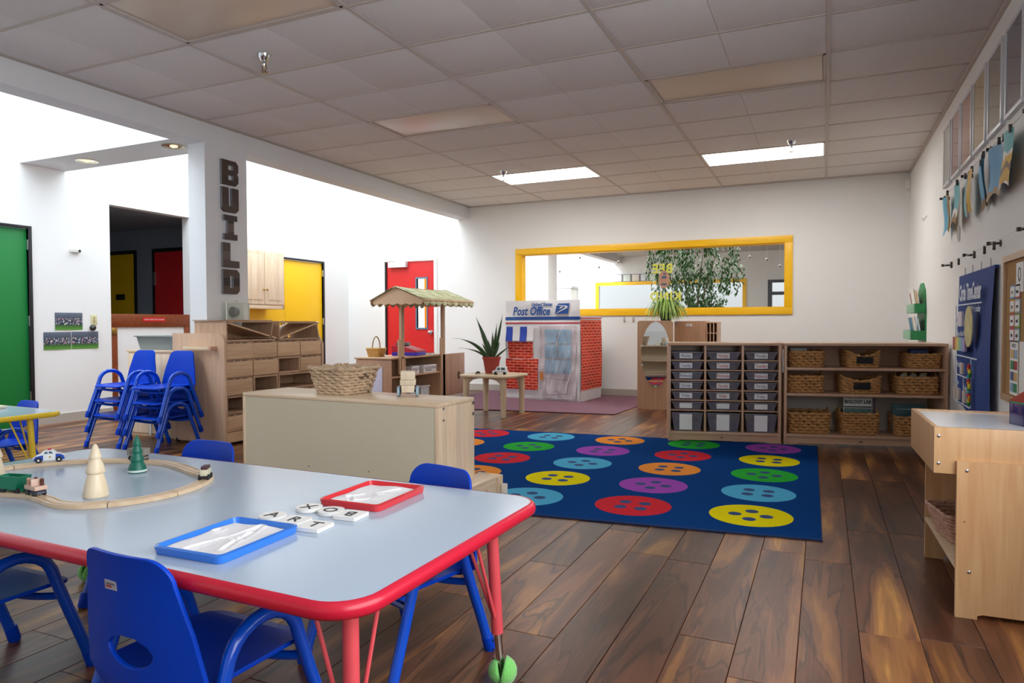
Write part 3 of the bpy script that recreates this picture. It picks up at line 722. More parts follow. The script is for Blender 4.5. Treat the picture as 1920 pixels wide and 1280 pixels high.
# ------------------------------------------------------------------ wall things left
def wall_thing_left(name, lb, cat, y, z, group=None): return thing(name, lb, cat, (XL, y, z), 0, group)
def photo_mat(name, sd):
    m = bpy.data.materials.new(name); m.use_nodes = True; nt = m.node_tree; b = nt.nodes['Principled BSDF']; b.inputs['Roughness'].default_value = .3
    tc = nt.nodes.new('ShaderNodeTexCoord'); sp = nt.nodes.new('ShaderNodeSeparateXYZ'); nt.links.new(tc.outputs['Generated'], sp.inputs[0])
    rp = ramp(nt, [(0, '5f9a3c'), (.24, '3f6a34'), (.33, '2c3a44'), (.6, '3c4856'), (1, '6c7486')]); nt.links.new(sp.outputs['Z'], rp.inputs[0])
    n = nt.nodes.new('ShaderNodeTexVoronoi'); n.inputs['Scale'].default_value = 11; mp = nt.nodes.new('ShaderNodeMapping'); mp.inputs['Location'].default_value = (sd, sd, sd); mp.inputs['Scale'].default_value = (1, 1.5, .8)
    nt.links.new(tc.outputs['Generated'], mp.inputs[0]); nt.links.new(mp.outputs[0], n.inputs['Vector'])
    rp2 = ramp(nt, [(0, 'e8e4e8'), (.3, 'c86a9a'), (.45, 'd8c8a0'), (.6, '4a6aa0'), (.8, 'e8e8e8')]); nt.links.new(n.outputs['Color'], rp2.inputs[0])
    band = math_node(nt, 'MULTIPLY', math_node(nt, 'GREATER_THAN', sp.outputs['Z'], .3), math_node(nt, 'LESS_THAN', sp.outputs['Z'], .68))
    fac = math_node(nt, 'MULTIPLY', band, math_node(nt, 'LESS_THAN', n.outputs['Distance'], .42))
    mx = nt.nodes.new('ShaderNodeMix'); mx.data_type = 'RGBA'; nt.links.new(fac, mx.inputs[0]); nt.links.new(rp.outputs[0], mx.inputs[6]); nt.links.new(rp2.outputs[0], mx.inputs[7])
    nt.links.new(mx.outputs[2], b.inputs['Base Color'])
    return m
for k, (y0_, y1_, z0_, z1_, lb) in enumerate(((4.525, 4.815, .955, 1.135, 'upper group photo of people on a lawn taped to the left wall'), (4.408, 4.69, .755, .935, 'lower left group photo with a pink skirt, taped to the wall'), (4.695, 4.975, .755, .937, 'lower right group photo with a curling edge, taped to the wall'))):
    t = wall_thing_left('group_photo', lb, 'photo', (y0_+y1_)/2, (z0_+z1_)/2, 'group photos on the left wall')
    hy, hz = (y1_-y0_)/2, (z1_-z0_)/2; q = MB()
    q.grid(lambda a, b_: (.003+(.02*max(0, a-.75)**1.5*6 if k == 2 else .002*sin(a*4)), (a-.5)*2*hy, (b_-.5)*2*hz), 10, 4)
    q.obj('print', photo_mat('group_photo_%d' % k, k*3.7), t, recalc=False)
t = wall_thing_left('light_switch', 'cream light switch plate above the round wall knob', 'switch', 4.94, 1.062)
MB().box(0, .006, -.035, .035, -.055, .055, .002).obj('plate', mat('cream_plastic', 'd8d0a8', .4), t); MB().box(.006, .012, -.008, .008, -.03, .0).box(.006, .012, -.008, .008, .008, .035).obj('toggle', mat('cream_dark', 'b5a878', .4), t)
t = wall_thing_left('key_switch', 'round dark metal key switch below the light switch', 'switch', 4.92, .975)
MB().lathe([(.03, 0), (.032, .01), (.028, .03), (.015, .045), (.0, .046)], 20, m=Matrix.Rotation(pi/2, 4, 'Y')).obj('dial', mat('dark_steel', '4c4c48', .3, metal=.8), t)
t = wall_thing_left('emergency_lamp', 'small white wall sensor above the group photos', 'sensor', 4.745, 1.785)
MB().box(0, .03, -.05, .05, -.02, .02, .008).obj('housing', mat('sensor_white', 'dcdcd6', .4), t); MB().sphere((.03, .035, 0), .014, 10, 6).obj('lens', dark, t)
for k, (yc, zc, hh) in enumerate(((6.035, 1.654, .035),)):
    t = thing('wall_thermometer', 'small pale thermometer on the right wall under the paintings', 'thermometer', (XR, yc, zc)); MB().box(-.012, 0, -.02, .02, -.05, .06, .004).obj('case', paper, t); MB().box(-.014, -.012, -.004, .004, -.035, .045).obj('tube', mat('brass2', 'b8a070', .4), t)
t = thing('wall_hook', 'small white hook on the right wall beyond the paintings', 'hook', (XR, 7.86, 2.0)); MB().tube([(0, 0, .05), (-.03, 0, 0), (-.04, 0, .03)], .005, 6).obj('wire_hook', mat('hook_grey', 'c8c8c8', .4), t)
for xx in (-2.504, -2.377):
    t = thing('coat_peg', '%s of the two small pegs under the yellow window' % ('left' if xx < -2.45 else 'right'), 'hook', (xx, YB, 1.06), 0, 'pegs under the yellow window'); MB().box(-.012, .012, -.012, 0, -.04, .04, .003).obj('plate', mat('peg_tan', 'b8aca0', .5), t); MB().tube([(0, -.01, -.01), (0, -.04, -.02), (0, -.045, .01)], .005, 6).obj('prong', mat('peg_tan', 'b8aca0'), t)
t = thing('motion_detector', 'white motion detector in the corner where back and right walls meet', 'sensor', (XR-.03, YB-.03, 2.62)); MB().box(-.03, .03, -.03, .03, -.06, .05, .01).obj('housing', white, t); MB().box(-.02, .02, -.04, -.03, -.15, -.1, .004).obj('lower_lens', white, t)

# sprinklers
for k, (sx_, sy_, lb) in enumerate(((-3.337, 3.486, 'chrome ceiling sprinkler closest to the camera, beside the big panel'), (-3.374, 7.259, 'ceiling sprinkler beside the lit panel near the beam'), (-.296, 7.212, 'ceiling sprinkler beside the lit panel near the right wall'))):
    t = thing('sprinkler', lb, 'sprinkler', (sx_, sy_, ZC), 0, 'ceiling sprinklers')
    MB().lathe([(.045, 0), (.045, -.004), (.03, -.03), (.022, -.045)], 20).obj('escutcheon', chrome, t)
    MB().lathe([(.014, -.045), (.016, -.06), (.01, -.075)], 12).obj('body', chrome, t)
    q = MB(); q.tube([(.014, 0, -.07), (.018, 0, -.09), (.004, 0, -.108)], .003, 6).tube([(-.014, 0, -.07), (-.018, 0, -.09), (-.004, 0, -.108)], .003, 6).lathe([(.022, -.112), (.022, -.115)], 14)
    q.obj('deflector', mat('dark_brass', '7a6a50', .3, metal=1), t)
# recessed cans
for k, (cx, cy, lb) in enumerate(((-6.50, 4.44, 'recessed round downlight in the soffit, by the left wall'), (-5.27, 4.40, 'recessed round downlight in the soffit, by the beam'))):
    t = thing('downlight', lb, 'downlight', (cx, cy, ZB), 0, 'downlights in the soffit')
    MB().lathe([(.10, -.001), (.10, -.006), (.078, -.006), (.078, -.001)], 28, cap=False).obj('trim_ring', mat('brass_ring', 'c9bfa0', .25, metal=.8), t)
    MB().lathe([(.078, -.0025), (.02, -.002), (0.001, -.002)], 28, cap=False).obj('reflector', mat('warm_reflector', 'e8e0c0', .15, metal=.9), t)
    MB().sphere((0, 0, -.004), .035, 12, 6, (1, 1, .3)).obj('bulb', mat('warm_bulb', 'fff2d0', .4, emit=.8), t)

# BUILD letters
def letter_loops(ch_):
    W_, H_, s_, c_ = .19, .22, .062, .03
    if ch_ == 'B': return [[(0, 0), (W_-c_, 0), (W_, c_), (W_, H_*.42), (W_-.015, H_*.5), (W_, H_*.58), (W_, H_-c_), (W_-c_, H_), (0, H_)], [(s_+.01, .045), (W_-s_+.005, .045), (W_-s_+.005, .09), (s_+.01, .09)], [(s_+.01, .135), (W_-s_+.005, .135), (W_-s_+.005, .178), (s_+.01, .178)]]
    if ch_ == 'U': return [[(c_, 0), (W_-c_, 0), (W_, c_), (W_, H_), (W_-.075, H_), (W_-.075, .055), (.075, .055), (.075, H_), (0, H_), (0, c_)]]
    if ch_ == 'I': return [[(.02, 0), (W_-.02, 0), (W_-.02, .05), (.13, .05), (.13, H_-.05), (W_-.02, H_-.05), (W_-.02, H_), (.02, H_), (.02, H_-.05), (.06, H_-.05), (.06, .05), (.02, .05)]]
    if ch_ == 'L': return [[(0, 0), (W_, 0), (W_, .06), (.085, .06), (.085, H_), (0, H_)]]
    if ch_ == 'D': return [[(0, 0), (W_-c_, 0), (W_, c_), (W_, H_-c_), (W_-c_, H_), (0, H_)], [(.078, .055), (.118, .055), (.118, H_-.055), (.078, H_-.055)]]
lw = bpy.data.materials.new('striped_dark_wood'); lw.use_nodes = True
nt = lw.node_tree; tc = nt.nodes.new('ShaderNodeTexCoord'); sp = nt.nodes.new('ShaderNodeSeparateXYZ'); nt.links.new(tc.outputs['Object'], sp.inputs[0])
oi = nt.nodes.new('ShaderNodeObjectInfo')
fl = math_node(nt, 'FLOOR', math_node(nt, 'MULTIPLY', sp.outputs['Y'], 14.0)); wn = nt.nodes.new('ShaderNodeTexWhiteNoise'); wn.noise_dimensions = '1D'
nt.links.new(math_node(nt, 'ADD', fl, math_node(nt, 'MULTIPLY', oi.outputs['Random'], 50)), wn.inputs['W'])
rp = ramp(nt, [(0, '1c100e'), (.3, '381f18'), (.6, '48352c'), (.85, '5c4d45')]); nt.links.new(wn.outputs['Value'], rp.inputs[0]); nt.links.new(rp.outputs[0], nt.nodes['Principled BSDF'].inputs['Base Color'])
nt.nodes['Principled BSDF'].inputs['Roughness'].default_value = .5
side_m = mat('letter_side', '8d9296', .5)
for ch_, z_ in zip('BUILD', (2.262, 2.018, 1.772, 1.522, 1.283)):
    hgt = .215
    t = thing('wall_letter', 'dark wooden block letter %s on the white column' % ch_, 'letter', (XB, 4.575, z_), 0, 'letters spelling BUILD')
    me = shape2d(letter_loops(ch_), .012, 0)
    o = link_mesh(me, 'face', lw, t, (.013, 0, 0), RIGHTW)
    me2 = shape2d(letter_loops(ch_), .0135, 0); 
    for v in me2.vertices: v.co.x = (v.co.x-.095)*.985+.093; v.co.y = (v.co.y-.11)*.985+.11
    link_mesh(me2, 'edge', side_m, t, (.0005+.010, 0, 0), RIGHTW)
# thermostat guard box
t = thing('thermostat_guard', 'clear locking cover over a round thermostat under the letter D', 'thermostat', (XB, 4.70, 1.12))
MB().box(0, .012, -.12, .12, -.075, .075, .003).obj('base', mat('pale_grey_plastic', 'c8ccc4', .4), t)
MB().lathe([(.0, .05), (.03, .05), (.04, .045), (.045, .02), (.05, .0)], 24, m=Matrix.Translation((.012, -.01, 0)) @ Matrix.Rotation(pi/2, 4, 'Y')).obj('dial', mat('dark_dial', '3a3c3c', .35), t)
clr = mat('clear_acrylic', 'f2fbf4', .05, alpha=.16)
MB().box(.012, .075, -.14, .12, -.09, .085, .006).obj('cover', clr, t)
q = MB()
for s_ in (-.14, .12):
    q.box(.07, .078, s_-.004, s_+.004, -.09, .085)
for s_ in (-.09, .085): q.box(.07, .078, -.14, .12, s_-.004, s_+.004)
q.obj('cover_rim', mat('acrylic_edge', 'd5dcd2', .2), t); MB().lathe([(.01, 0), (.01, .02)], 10, (.05, -.01, .085)).obj('lock', chrome, t)

# upper cabinet
uc = thing('wall_cabinet', 'maple wall cabinet with two raised-panel doors beside the yellow doors', 'cabinet', (XL, 6.8, 1.265))
MB().box(0, .30, -.35, .69, 0, .73, .003).obj('body', maple_zy, uc)
for a, b_ in ((-.06, .315), (.325, .685)):
    dr = MB().box(.30, .318, a, b_, .01, .72, .004).obj('door', maple_zy, uc)
    MB().box(.318, .326, a+.055, b_-.055, .07, .66, .006).obj('raised_panel', maple_zy, dr)
    q = MB(); ky = b_-.025 if a < 0 else a+.025
    q.sphere((.335, ky, .21), .014, 12, 8); q.obj('knob', mat('brass', 'b09050'), dr)
MB().box(.28, .31, -.35, .69, -.05, 0, .004).box(0, .31, .67, .69, -.05, 0, .003).obj('light_rail', maple_y, uc)

# ------------------------------------------------------------------ rugs
rugm = mat('rug_blue', '0b4082', 1.0, var=.10, vscale=160, bump=.3, bscale=400, spec=.03)
rg = thing('button_rug', 'blue area rug printed with bright four-hole buttons', 'rug', (0, 0, 0))
q = MB(); q.prism([(0, 3.467), (-.041, 6.094), (-3.1, 5.83), (-3.1, 3.16)], 'z', 0.0005, .009); q.obj('pile', rugm, rg)
q = MB(); cs = [(0, 3.467), (-.041, 6.094), (-3.1, 5.83), (-3.1, 3.16)]
q.tube([(a, b_, .0055) for a, b_ in cs], .0058, 6, closed=True); q.obj('binding', mat('rug_edge', '10305e', .9), rg)
ang = math.atan2(.05, .609)
rcol = {'R': 'd8303c', 'O': 'f0953e', 'Y': 'f0e010', 'G': '2fb03c', 'B': '56b4dc', 'P': 'a44fb8'}
grid_c = {(0, 0): 'Y', (1, 0): 'R', (2, 0): 'B', (3, 0): 'R', (4, 0): 'G', (0, 1): 'B', (1, 1): 'P', (2, 1): 'Y', (3, 1): 'O', (4, 1): 'B', (0, 2): 'G', (1, 2): 'O', (2, 2): 'B', (3, 2): 'R', (4, 2): 'P',
          (0, 3): 'Y', (1, 3): 'R', (2, 3): 'P', (3, 3): 'G', (4, 3): 'O', (0, 4): 'P', (1, 4): 'G', (2, 4): 'O', (3, 4): 'B', (4, 4): 'R'}
hole_m = mat('rug_dark_blue', '1b3f78', .95)
cname = {'R': 'red', 'O': 'orange', 'Y': 'yellow', 'G': 'green', 'B': 'light blue', 'P': 'purple'}
dm = MB(); dm.lathe([(.208, 0), (.208, .0006)], 40); dmesh = {}
hm = MB(); hm.lathe([(1, 0), (1, .0003)], 18)
for (i, j), cc_ in grid_c.items():
    cx, cy = -.339-.609*i-.005*j, 3.76-.05*i+.517*j
    if cc_ not in dmesh:
        dmesh[cc_] = dm.mesh('button_motif'); dmesh[cc_].materials.append(mat('rug_'+cname[cc_].replace(' ', '_'), rcol[cc_], .95, var=.06, vscale=150, bump=.3, bscale=400, spec=.03))
    o = bpy.data.objects.new('button_motif', dmesh[cc_]); C.objects.link(o); o.parent = rg; o.location = (cx, cy, .0092)
    a0 = 0 if (i+j) % 2 == 0 else pi/4
    for k in range(4):
        a = a0+k*pi/2; h = MB(); h.lathe([(.034, 0), (.034, .0004)], 16)
        if 'hole' not in dmesh:
            dmesh['hole'] = h.mesh('button_hole'); dmesh['hole'].materials.append(hole_m)
        e = bpy.data.objects.new('button_hole', dmesh['hole']); C.objects.link(e); e.parent = o; e.location = (.078*cos(a), .078*sin(a), .0006)
pr = thing('purple_rug', 'flat mauve rug under the play post office', 'rug', (0, 0, 0))
q = MB(); q.prism([(-2.085, 7.35), (-1.97, 9.27), (-4.55, 9.27), (-4.55, 7.09)], 'z', .0005, .008); q.obj('pile', mat('rug_mauve', '7c5766', .95, var=.12, vscale=120, bump=.3, bscale=300), pr)
MB().tube([(-2.085, 7.35, .005), (-1.97, 9.27, .005), (-4.55, 9.27, .005), (-4.55, 7.09, .005)], .006, 6, closed=True).obj('binding', mat('rug_mauve_edge', '4a2832', .9), pr)

# ------------------------------------------------------------------ chairs
def chair_path(x):
    pts = [(x*1.04, .205, .0), (x*1.03, .170, .1), (x*1.01, .134, .2), (x, .103, .29)]
    for k in range(1, 10):
        a = pi*k/10; pts.append((x, .100*cos(a)-.002, .295+.083*sin(a)))
    pts += [(x, -.107, .29), (x*1.01, -.139, .2), (x*1.03, -.175, .1), (x*1.04, -.21, 0)]
    return pts
def make_chair(label, group):
    t = thing('stacking_chair', label, 'chair', (0, 0, 0), 0, group)
    # seat: dished rounded panel with a waterfall front
    outl = rrect(-.16, .16, -.172, .17, .045, 5); me = shape2d([outl], .0035, .002, 'seat')
    bm = bmesh.new(); bm.from_mesh(me)
    for d_ in (-.12, -.08, -.04, 0, .04, .08, .12):
        bmesh.ops.bisect_plane(bm, geom=bm.verts[:]+bm.edges[:]+bm.faces[:], plane_co=(d_, 0, 0), plane_no=(1, 0, 0))
        bmesh.ops.bisect_plane(bm, geom=bm.verts[:]+bm.edges[:]+bm.faces[:], plane_co=(0, d_+.02, 0), plane_no=(0, 1, 0))
    for v in bm.verts:
        x, y = v.co.x, v.co.y
        v.co.z += .268 - .014*max(0, 1-(x/.15)**2)*max(0, 1-((y+.02)/.16)**2) - .25*max(0, y-.10)**1.3*1.2
    for fc in bm.faces: fc.smooth = True
    bm.to_mesh(me); bm.free(); me.set_sharp_from_angle(angle=radians(40))
    link_mesh(me, 'seat', blue, t)
    # backrest: tapered shell with rounded shoulders and a half-moon slot
    L = .275; n = 7
    def halfw(s): return .187-.053*(s/L)
    ol = []
    rd = .055
    for k in range(n+1):
        a = radians(90*k/n); ol.append((halfw(L)-rd+rd*cos(a), L-rd+rd*sin(a)))
    for k in range(n+1):
        a = radians(90+90*k/n); ol.append((-halfw(L)+rd+rd*cos(a), L-rd+rd*sin(a)))
    ol += [(-halfw(.12), .12), (-halfw(0), .0), (-.12, -.035), (-.06, -.05), (.06, -.05), (.12, -.035), (halfw(0), .0), (halfw(.12), .12)]
    slot = [(.072*cos(pi+pi*k/12), .072+.040*sin(pi+pi*k/12)) for k in range(13)] + [(.058, .088), (.024, .101), (-.024, .101), (-.058, .088)]
    me = shape2d([ol, slot], .003, .002, 'backrest')
    bm = bmesh.new(); bm.from_mesh(me)
    for d_ in (-.12, -.09, -.06, -.03, 0, .03, .06, .09, .12):
        bmesh.ops.bisect_plane(bm, geom=bm.verts[:]+bm.edges[:]+bm.faces[:], plane_co=(d_, 0, 0), plane_no=(1, 0, 0))
    for d_ in (-.02, .01, .04, .08, .12, .16, .2, .24):
        bmesh.ops.bisect_plane(bm, geom=bm.verts[:]+bm.edges[:]+bm.faces[:], plane_co=(0, d_, 0), plane_no=(0, 1, 0))
    for v in bm.verts:
        x, s_, th = v.co.x, v.co.y, v.co.z
        y = -.182 - .08*max(0, s_) + .024*(x/.16)**2 + (.9*min(0, s_)**2*8) + .02*(max(0, s_-.2)/.075)**2*-.4
        v.co = (x, y+th, .270+s_)
    for fc in bm.faces: fc.smooth = True
    bmesh.ops.recalc_face_normals(bm, faces=bm.faces[:])
    bm.to_mesh(me); bm.free(); me.set_sharp_from_angle(angle=radians(40))
    link_mesh(me, 'backrest', blue, t)
    for s_ in (-1, 1):
        MB().tube(chair_path(s_*.182), .0155, 12).obj('side_frame', blue_t, t)
    for yy, zz in ((.122, .235), (-.127, .235)):
        q = MB(); q.tube([(x*.182, yy-.03*(1-x*x)*(1 if yy > 0 else -1), zz-.012*(1-x*x)) for x in [k/6-1 for k in range(13)]], .011, 8); q.obj('crossbar', blue_t, t)
    for s_ in (-1, 1):
        for yy in (1, -1):
            a = Vector((s_*.182*1.04, (.205 if yy > 0 else -.21), 0)); b_ = Vector((s_*.182*1.032, (.1905 if yy > 0 else -.195), .05))
            d = (b_-a).normalized(); q = MB(); q.tube([a+d*.0015, a+d*.008, b_-d*.002, b_], [.0165, .0185, .0185, .0165], 12); q.obj('foot_cap', blue, t)
    return t
gt_ = 'blue chairs at the red-edged table'
c0 = make_chair('nearest blue plastic chair, seen from behind at the red-edged table', gt_)
c0.location = (-1.290, 1.145, 0); c0.rotation_euler = (0, 0, radians(-2))
tag_ = MB().box(-.019, .019, -.0008, .0008, -.010, .010).obj('sticker', mat('tag_silver', 'a8aab4', .4), c0); tag_.location = (-.035, -.2025, .475); tag_.rotation_euler = (radians(4.6), 0, 0)
MB().box(-.014, .002, -.0014, -.0008, -.005, -.001).obj('red_print', mat('tag_red', 'b03030', .5), tag_)
MB().box(-.014, .012, -.0014, -.0008, .001, .004).obj('grey_print', mat('tag_grey', '60606c', .5), tag_)
def chair_at(lab, loc, rz, group):
    c = c0.copy(); C.objects.link(c); c.location = loc; c.rotation_euler = (0, 0, radians(rz)); c['label'] = lab; c['group'] = group
    for ch_ in c0.children:
        if ch_.name.startswith('sticker'): continue
        d = ch_.copy(); C.objects.link(d); d.parent = c
    return c
chair_at('blue chair half out of frame, at the left of the near side of the table', (-2.165, 1.135, 0), 0, gt_)
chair_at('blue chair tucked under the far side of the table, behind the red tray', (-1.170, 1.745, 0), 165.5, gt_)
chair_at('blue chair at the far side of the table, behind the end of the train track', (-2.215, 1.80, 0), 180, gt_)
yc_ = chair_at('blue chair tucked under the yellow-edged table at the far left', (-4.80, 2.66, 0), 176, 'blue chair at the yellow-edged table'); yc_.scale = (.93, .93, .93)
for s_, (cx, lb) in enumerate(((-5.36, 'left'), (-4.90, 'right'))):
    for k in range(3):
        chair_at('%s blue chair of the %s stack by the wooden cupboard' % (['bottom', 'middle', 'top'][k], lb), (cx+.004*k, 3.94+.004*k, .121*k), 180+(s_*2-1)*1.5*(k-1), 'stacked blue chairs')

# ------------------------------------------------------------------ main table
ZT = .508
tb = thing('activity_table', 'large grey-topped children\'s table with a red rim', 'table', (-1.735, 1.43, 0), radians(-1.3))
TX0, TX1, TY0, TY1 = -.985, .985, -.425, .425
lam = mat('grey_laminate', 'b2c3d6', .20, var=.015, vscale=120, spec=.5)
redrim = mat('red_rim', 'c81a36', .28, var=.03)
q = MB(); oo = rrect(TX0, TX1, TY0, TY1, .085, 8); q.prism(oo, 'z', ZT-.028, ZT); q.obj('table_top', lam, tb)
oo2 = rrect(TX0-.0, TX1, TY0, TY1, .085, 8)
vs, fs = [], []; prof = [(0, .0005), (.008, -.001), (.014, -.007), (.016, -.016), (.014, -.026), (.008, -.032), (-.01, -.033)]
n_ = len(oo2)
for (px, pz) in prof:
    for k in range(n_):
        a, b_, c_ = Vector(oo2[k-1]), Vector(oo2[k]), Vector(oo2[(k+1) % n_])
        d = (c_-a); d = Vector((d.y, -d.x)).normalized()
        vs.append((b_.x+d.x*px, b_.y+d.y*px, ZT+pz))
for i in range(len(prof)-1):
    for k in range(n_):
        l = (k+1) % n_; fs.append((i*n_+k, i*n_+l, (i+1)*n_+l, (i+1)*n_+k))
q = MB(); q.add(vs, fs); q.obj('rim', redrim, tb, smooth=50)
redt = mat('red_leg_paint', 'dc5058', .35, var=.04)
ballm = mat('tennis_ball_felt', '7ed66a', .95, var=.12, vscale=60, bump=.5, bscale=300, sheen=.5)
def table_leg(tb, lx, ly, sx, sy, m, ball=True, name='leg'):
    lg = MB().tube([(lx, ly, ZT-.03), (lx+.012*sx, ly+.012*sy, .145)], .0165, 16).obj(name, m, tb)
    a = Vector((lx+.012*sx, ly+.012*sy, .15)); b_ = Vector((lx+.02*sx, ly+.02*sy, .02))
    MB().tube([a, b_], .011, 14).obj('inner_tube', chrome, lg)
    q = MB()
    for k in range(4): q.tube([(a.x-.011*sx*.7, a.y-.0115, .05+.025*k), (a.x-.011*sx*.7, a.y-.0125, .05+.025*k)], .003, 8)
    q.obj('adjust_hole', dark, lg)
    for dx, dy in ((-sx*.10, 0), (0, -sy*.10)):
        MB().tube([(a.x-sx*.012 if dx else a.x, a.y-sy*.012 if dy else a.y, .185), (lx+dx*1.1, ly+dy*1.1, ZT-.03)], .0048, 8).obj('brace', m, tb)
    if ball:
        bl = MB()
        for s_ in (-1, 1):
            rot = Matrix.Translation((b_.x, b_.y, .036)) @ Matrix.Rotation(radians(20), 4, 'Z') @ Matrix.Rotation(radians(s_*14), 4, 'Y')
            vs, fs = [], []; R_ = .034; sg, rg_ = 12, 8
            for i in range(rg_+1):
                th = pi*i/rg_
                for k in range(sg+1):
                    ph = -pi/2+pi*k/sg; vs.append((s_*(R_*sin(th)*cos(ph)*1.05)+s_*.003, R_*sin(th)*sin(ph), R_*cos(th)*1.05))
            for i in range(rg_):
                for k in range(sg): fs.append((i*(sg+1)+k, i*(sg+1)+k+1, (i+1)*(sg+1)+k+1, (i+1)*(sg+1)+k))
            bl.add(vs, fs, rot)
        bo = bl.obj('tennis_ball', ballm, lg, recalc=False)
        sm = bo.modifiers.new('wall', 'SOLIDIFY'); sm.thickness = .006; sm.offset = -1
for lx, ly, sx, sy in ((.89, -.305, 1, -1), (.89, .305, 1, 1), (-.89, -.305, -1, -1), (-.89, .305, -1, 1)):
    table_leg(tb, lx, ly, sx, sy, redt)

yt = thing('yellow_table', 'grey-topped children\'s table with a yellow rim at the far left', 'table', (-4.95, 2.20, 0), radians(-3))
yr = mat('yellow_rim', 'f2cf38', .35)
q = MB(); q.prism(rrect(-.88, .88, -.43, .43, .06, 6), 'z', ZT-.02, ZT+.001); q.obj('table_top', lam, yt)
q = MB(); q.tube([(a, b_, ZT-.014) for a, b_ in rrect(-.88, .88, -.43, .43, .06, 6)], .0155, 10, closed=True); q.obj('rim', yr, yt)
for lx, ly, sx, sy in ((.78, .31, 1, 1), (.78, -.31, 1, -1), (-.78, .31, -1, 1), (-.78, -.31, -1, -1)): table_leg(yt, lx, ly, sx, sy, yr, ball=False)
t = thing('cream_tray', 'flat cream tray lying on the yellow-edged table', 'tray', (-4.62, 2.42, ZT+.002)); MB().box(-.16, .16, -.1, .1, 0, .012, .004).obj('base', mat('cream', 'e8e4cc', .5), t); MB().tube([(-.16, -.1, .012), (.16, -.1, .012), (.16, .1, .012), (-.16, .1, .012)], .005, 6, closed=True).obj('lip', mat('cream', 'e8e4cc'), t)

# trays with salt
def tray(lb, loc, rz, col, colname, marks):
    t = thing('salt_tray', lb, 'tray', loc, rz, 'shallow trays of white salt on the table')
    m = mat('tray_'+colname, col, .25, coat=.3)
    q = MB(); hx, hy = .101, .127
    o1, o2, o3, o4 = rrect(-hx, hx, -hy, hy, .02, 5), rrect(-hx+.008, hx-.008, -hy+.008, hy-.008, .014, 5), rrect(-hx+.014, hx-.014, -hy+.014, hy-.014, .012, 5), rrect(-hx+.004, hx-.004, -hy+.004, hy-.004, .017, 5)
    n = len(o1); vs = [(a, b_, .0) for a, b_ in o4] + [(a, b_, .017) for a, b_ in o1] + [(a, b_, .019) for a, b_ in o2] + [(a, b_, .004) for a, b_ in o3]
    fs = [tuple(range(n))[::-1], tuple(range(3*n, 4*n))]
    for i in range(3):
        for k in range(n): l = (k+1) % n; fs.append((i*n+k, i*n+l, (i+1)*n+l, (i+1)*n+k))
    q.add(vs, fs); q.obj('tray_body', m, t)
    rn = random.Random(len(lb)); q = MB()
    def hz(a, b_):
        x, y = (a-.5)*2*(hx-.016), (b_-.5)*2*(hy-.016); z = .010+.0012*sin(a*9+b_*3)+.0012*sin(b_*11-a*4)
        for (mx, my, nx, ny) in marks:
            d = Vector((nx-mx, ny-my)); tt_ = max(0, min(1, (Vector((x-mx, y-my)).dot(d))/d.length_squared)); dist = (Vector((x-mx, y-my))-d*tt_).length
            z -= .0055*math.exp(-(dist/.0045)**2); z += .0018*math.exp(-((dist-.010)/.004)**2)
        edge = min(a, 1-a, b_, 1-b_)
        return (x, y, z-(.0035 if edge < .02 else 0))
    q.grid(hz, 44, 56); q.obj('salt', mat('white_salt', 'f4f4f6', .9, var=.02, vscale=300, bump=.3, bscale=500), t, recalc=False, smooth=80, kind='stuff')
    return t
tray('shallow blue tray of white salt with a finger-drawn letter A', (-1.243, 1.170, ZT+.0008), radians(2), '2f7be0', 'blue', [(-.03, -.09, .01, .09), (.05, -.07, .01, .09), (-.012, -.01, .04, .0), (-.07, .03, -.068, .04)])
tray('shallow red tray of white salt with finger-drawn swirls', (-1.176, 1.638, ZT+.0008), radians(1), 'd83038', 'red', [(-.05, -.05, -.02, -.08), (-.02, -.08, .02, -.05), (-.05, -.05, -.03, .0), (.0, .02, .04, .08), (.02, .0, .03, .01)])
# letter tiles
tilem = mat('white_tile', 'f3f2ee', .35); ink = mat('tile_ink', '20242c', .5)
for s_, xx, yy, rz, rnd_, lb in (('A', -1.293, 1.362, 6, 1, 'rounded white tile with the letter A beside the blue tray'), ('R', -1.212, 1.352, 2, .5, 'white tile with the letter R between A and T'), ('T', -1.135, 1.336, 4, 0, 'square white tile with the letter T'),
                            ('X', -1.262, 1.464, 186, 1, 'round white tile with the letter X near the red tray'), ('O', -1.187, 1.462, 183, 1, 'rounded white tile with the letter O between X and B'), ('B', -1.115, 1.452, 184, 0, 'square white tile with the letter B by the red tray')):
    t = thing('letter_tile', lb, 'letter tile', (xx, yy, ZT+.0008), radians(rz), 'white letter tiles')
    ol = rrect(-.034, .034, -.034, .034, {0: .004, .5: .014, 1: .031}[rnd_], 6)
    q = MB(); q.prism(ol, 'z', 0, .009); q.obj('tile', tilem, t); text(s_, .052, ink, (0, 0, .0094), (0, 0, 0), t, sx=1.05)

# train track
ctrl = [(-1.752, 1.60), (-1.705, 1.50), (-1.70, 1.39), (-1.735, 1.30), (-1.81, 1.235), (-1.90, 1.215), (-2.0, 1.232), (-2.11, 1.245), (-2.22, 1.225), (-2.36, 1.20), (-2.50, 1.25), (-2.575, 1.36), (-2.575, 1.47), (-2.51, 1.575), (-2.40, 1.665), (-2.28, 1.715), (-2.14, 1.73), (-2.01, 1.70), (-1.90, 1.665), (-1.82, 1.645)]
ctrl = [(a-.042*max(0, min(1, (a+2.05)/.3)), b_) for a, b_ in ctrl]
def catmull(p, n=8):
    o = []; N = len(p)
    for i in range(N):
        a, b_, c_, d = (Vector(p[(i+k-1) % N]) for k in range(4))
        for j in range(n):
            t_ = j/n; o.append(.5*((2*b_)+(c_-a)*t_+(2*a-5*b_+4*c_-d)*t_**2+(3*b_-a-3*c_+d)*t_**3))
    return o
tp = catmull(ctrl, 8); NT = len(tp)
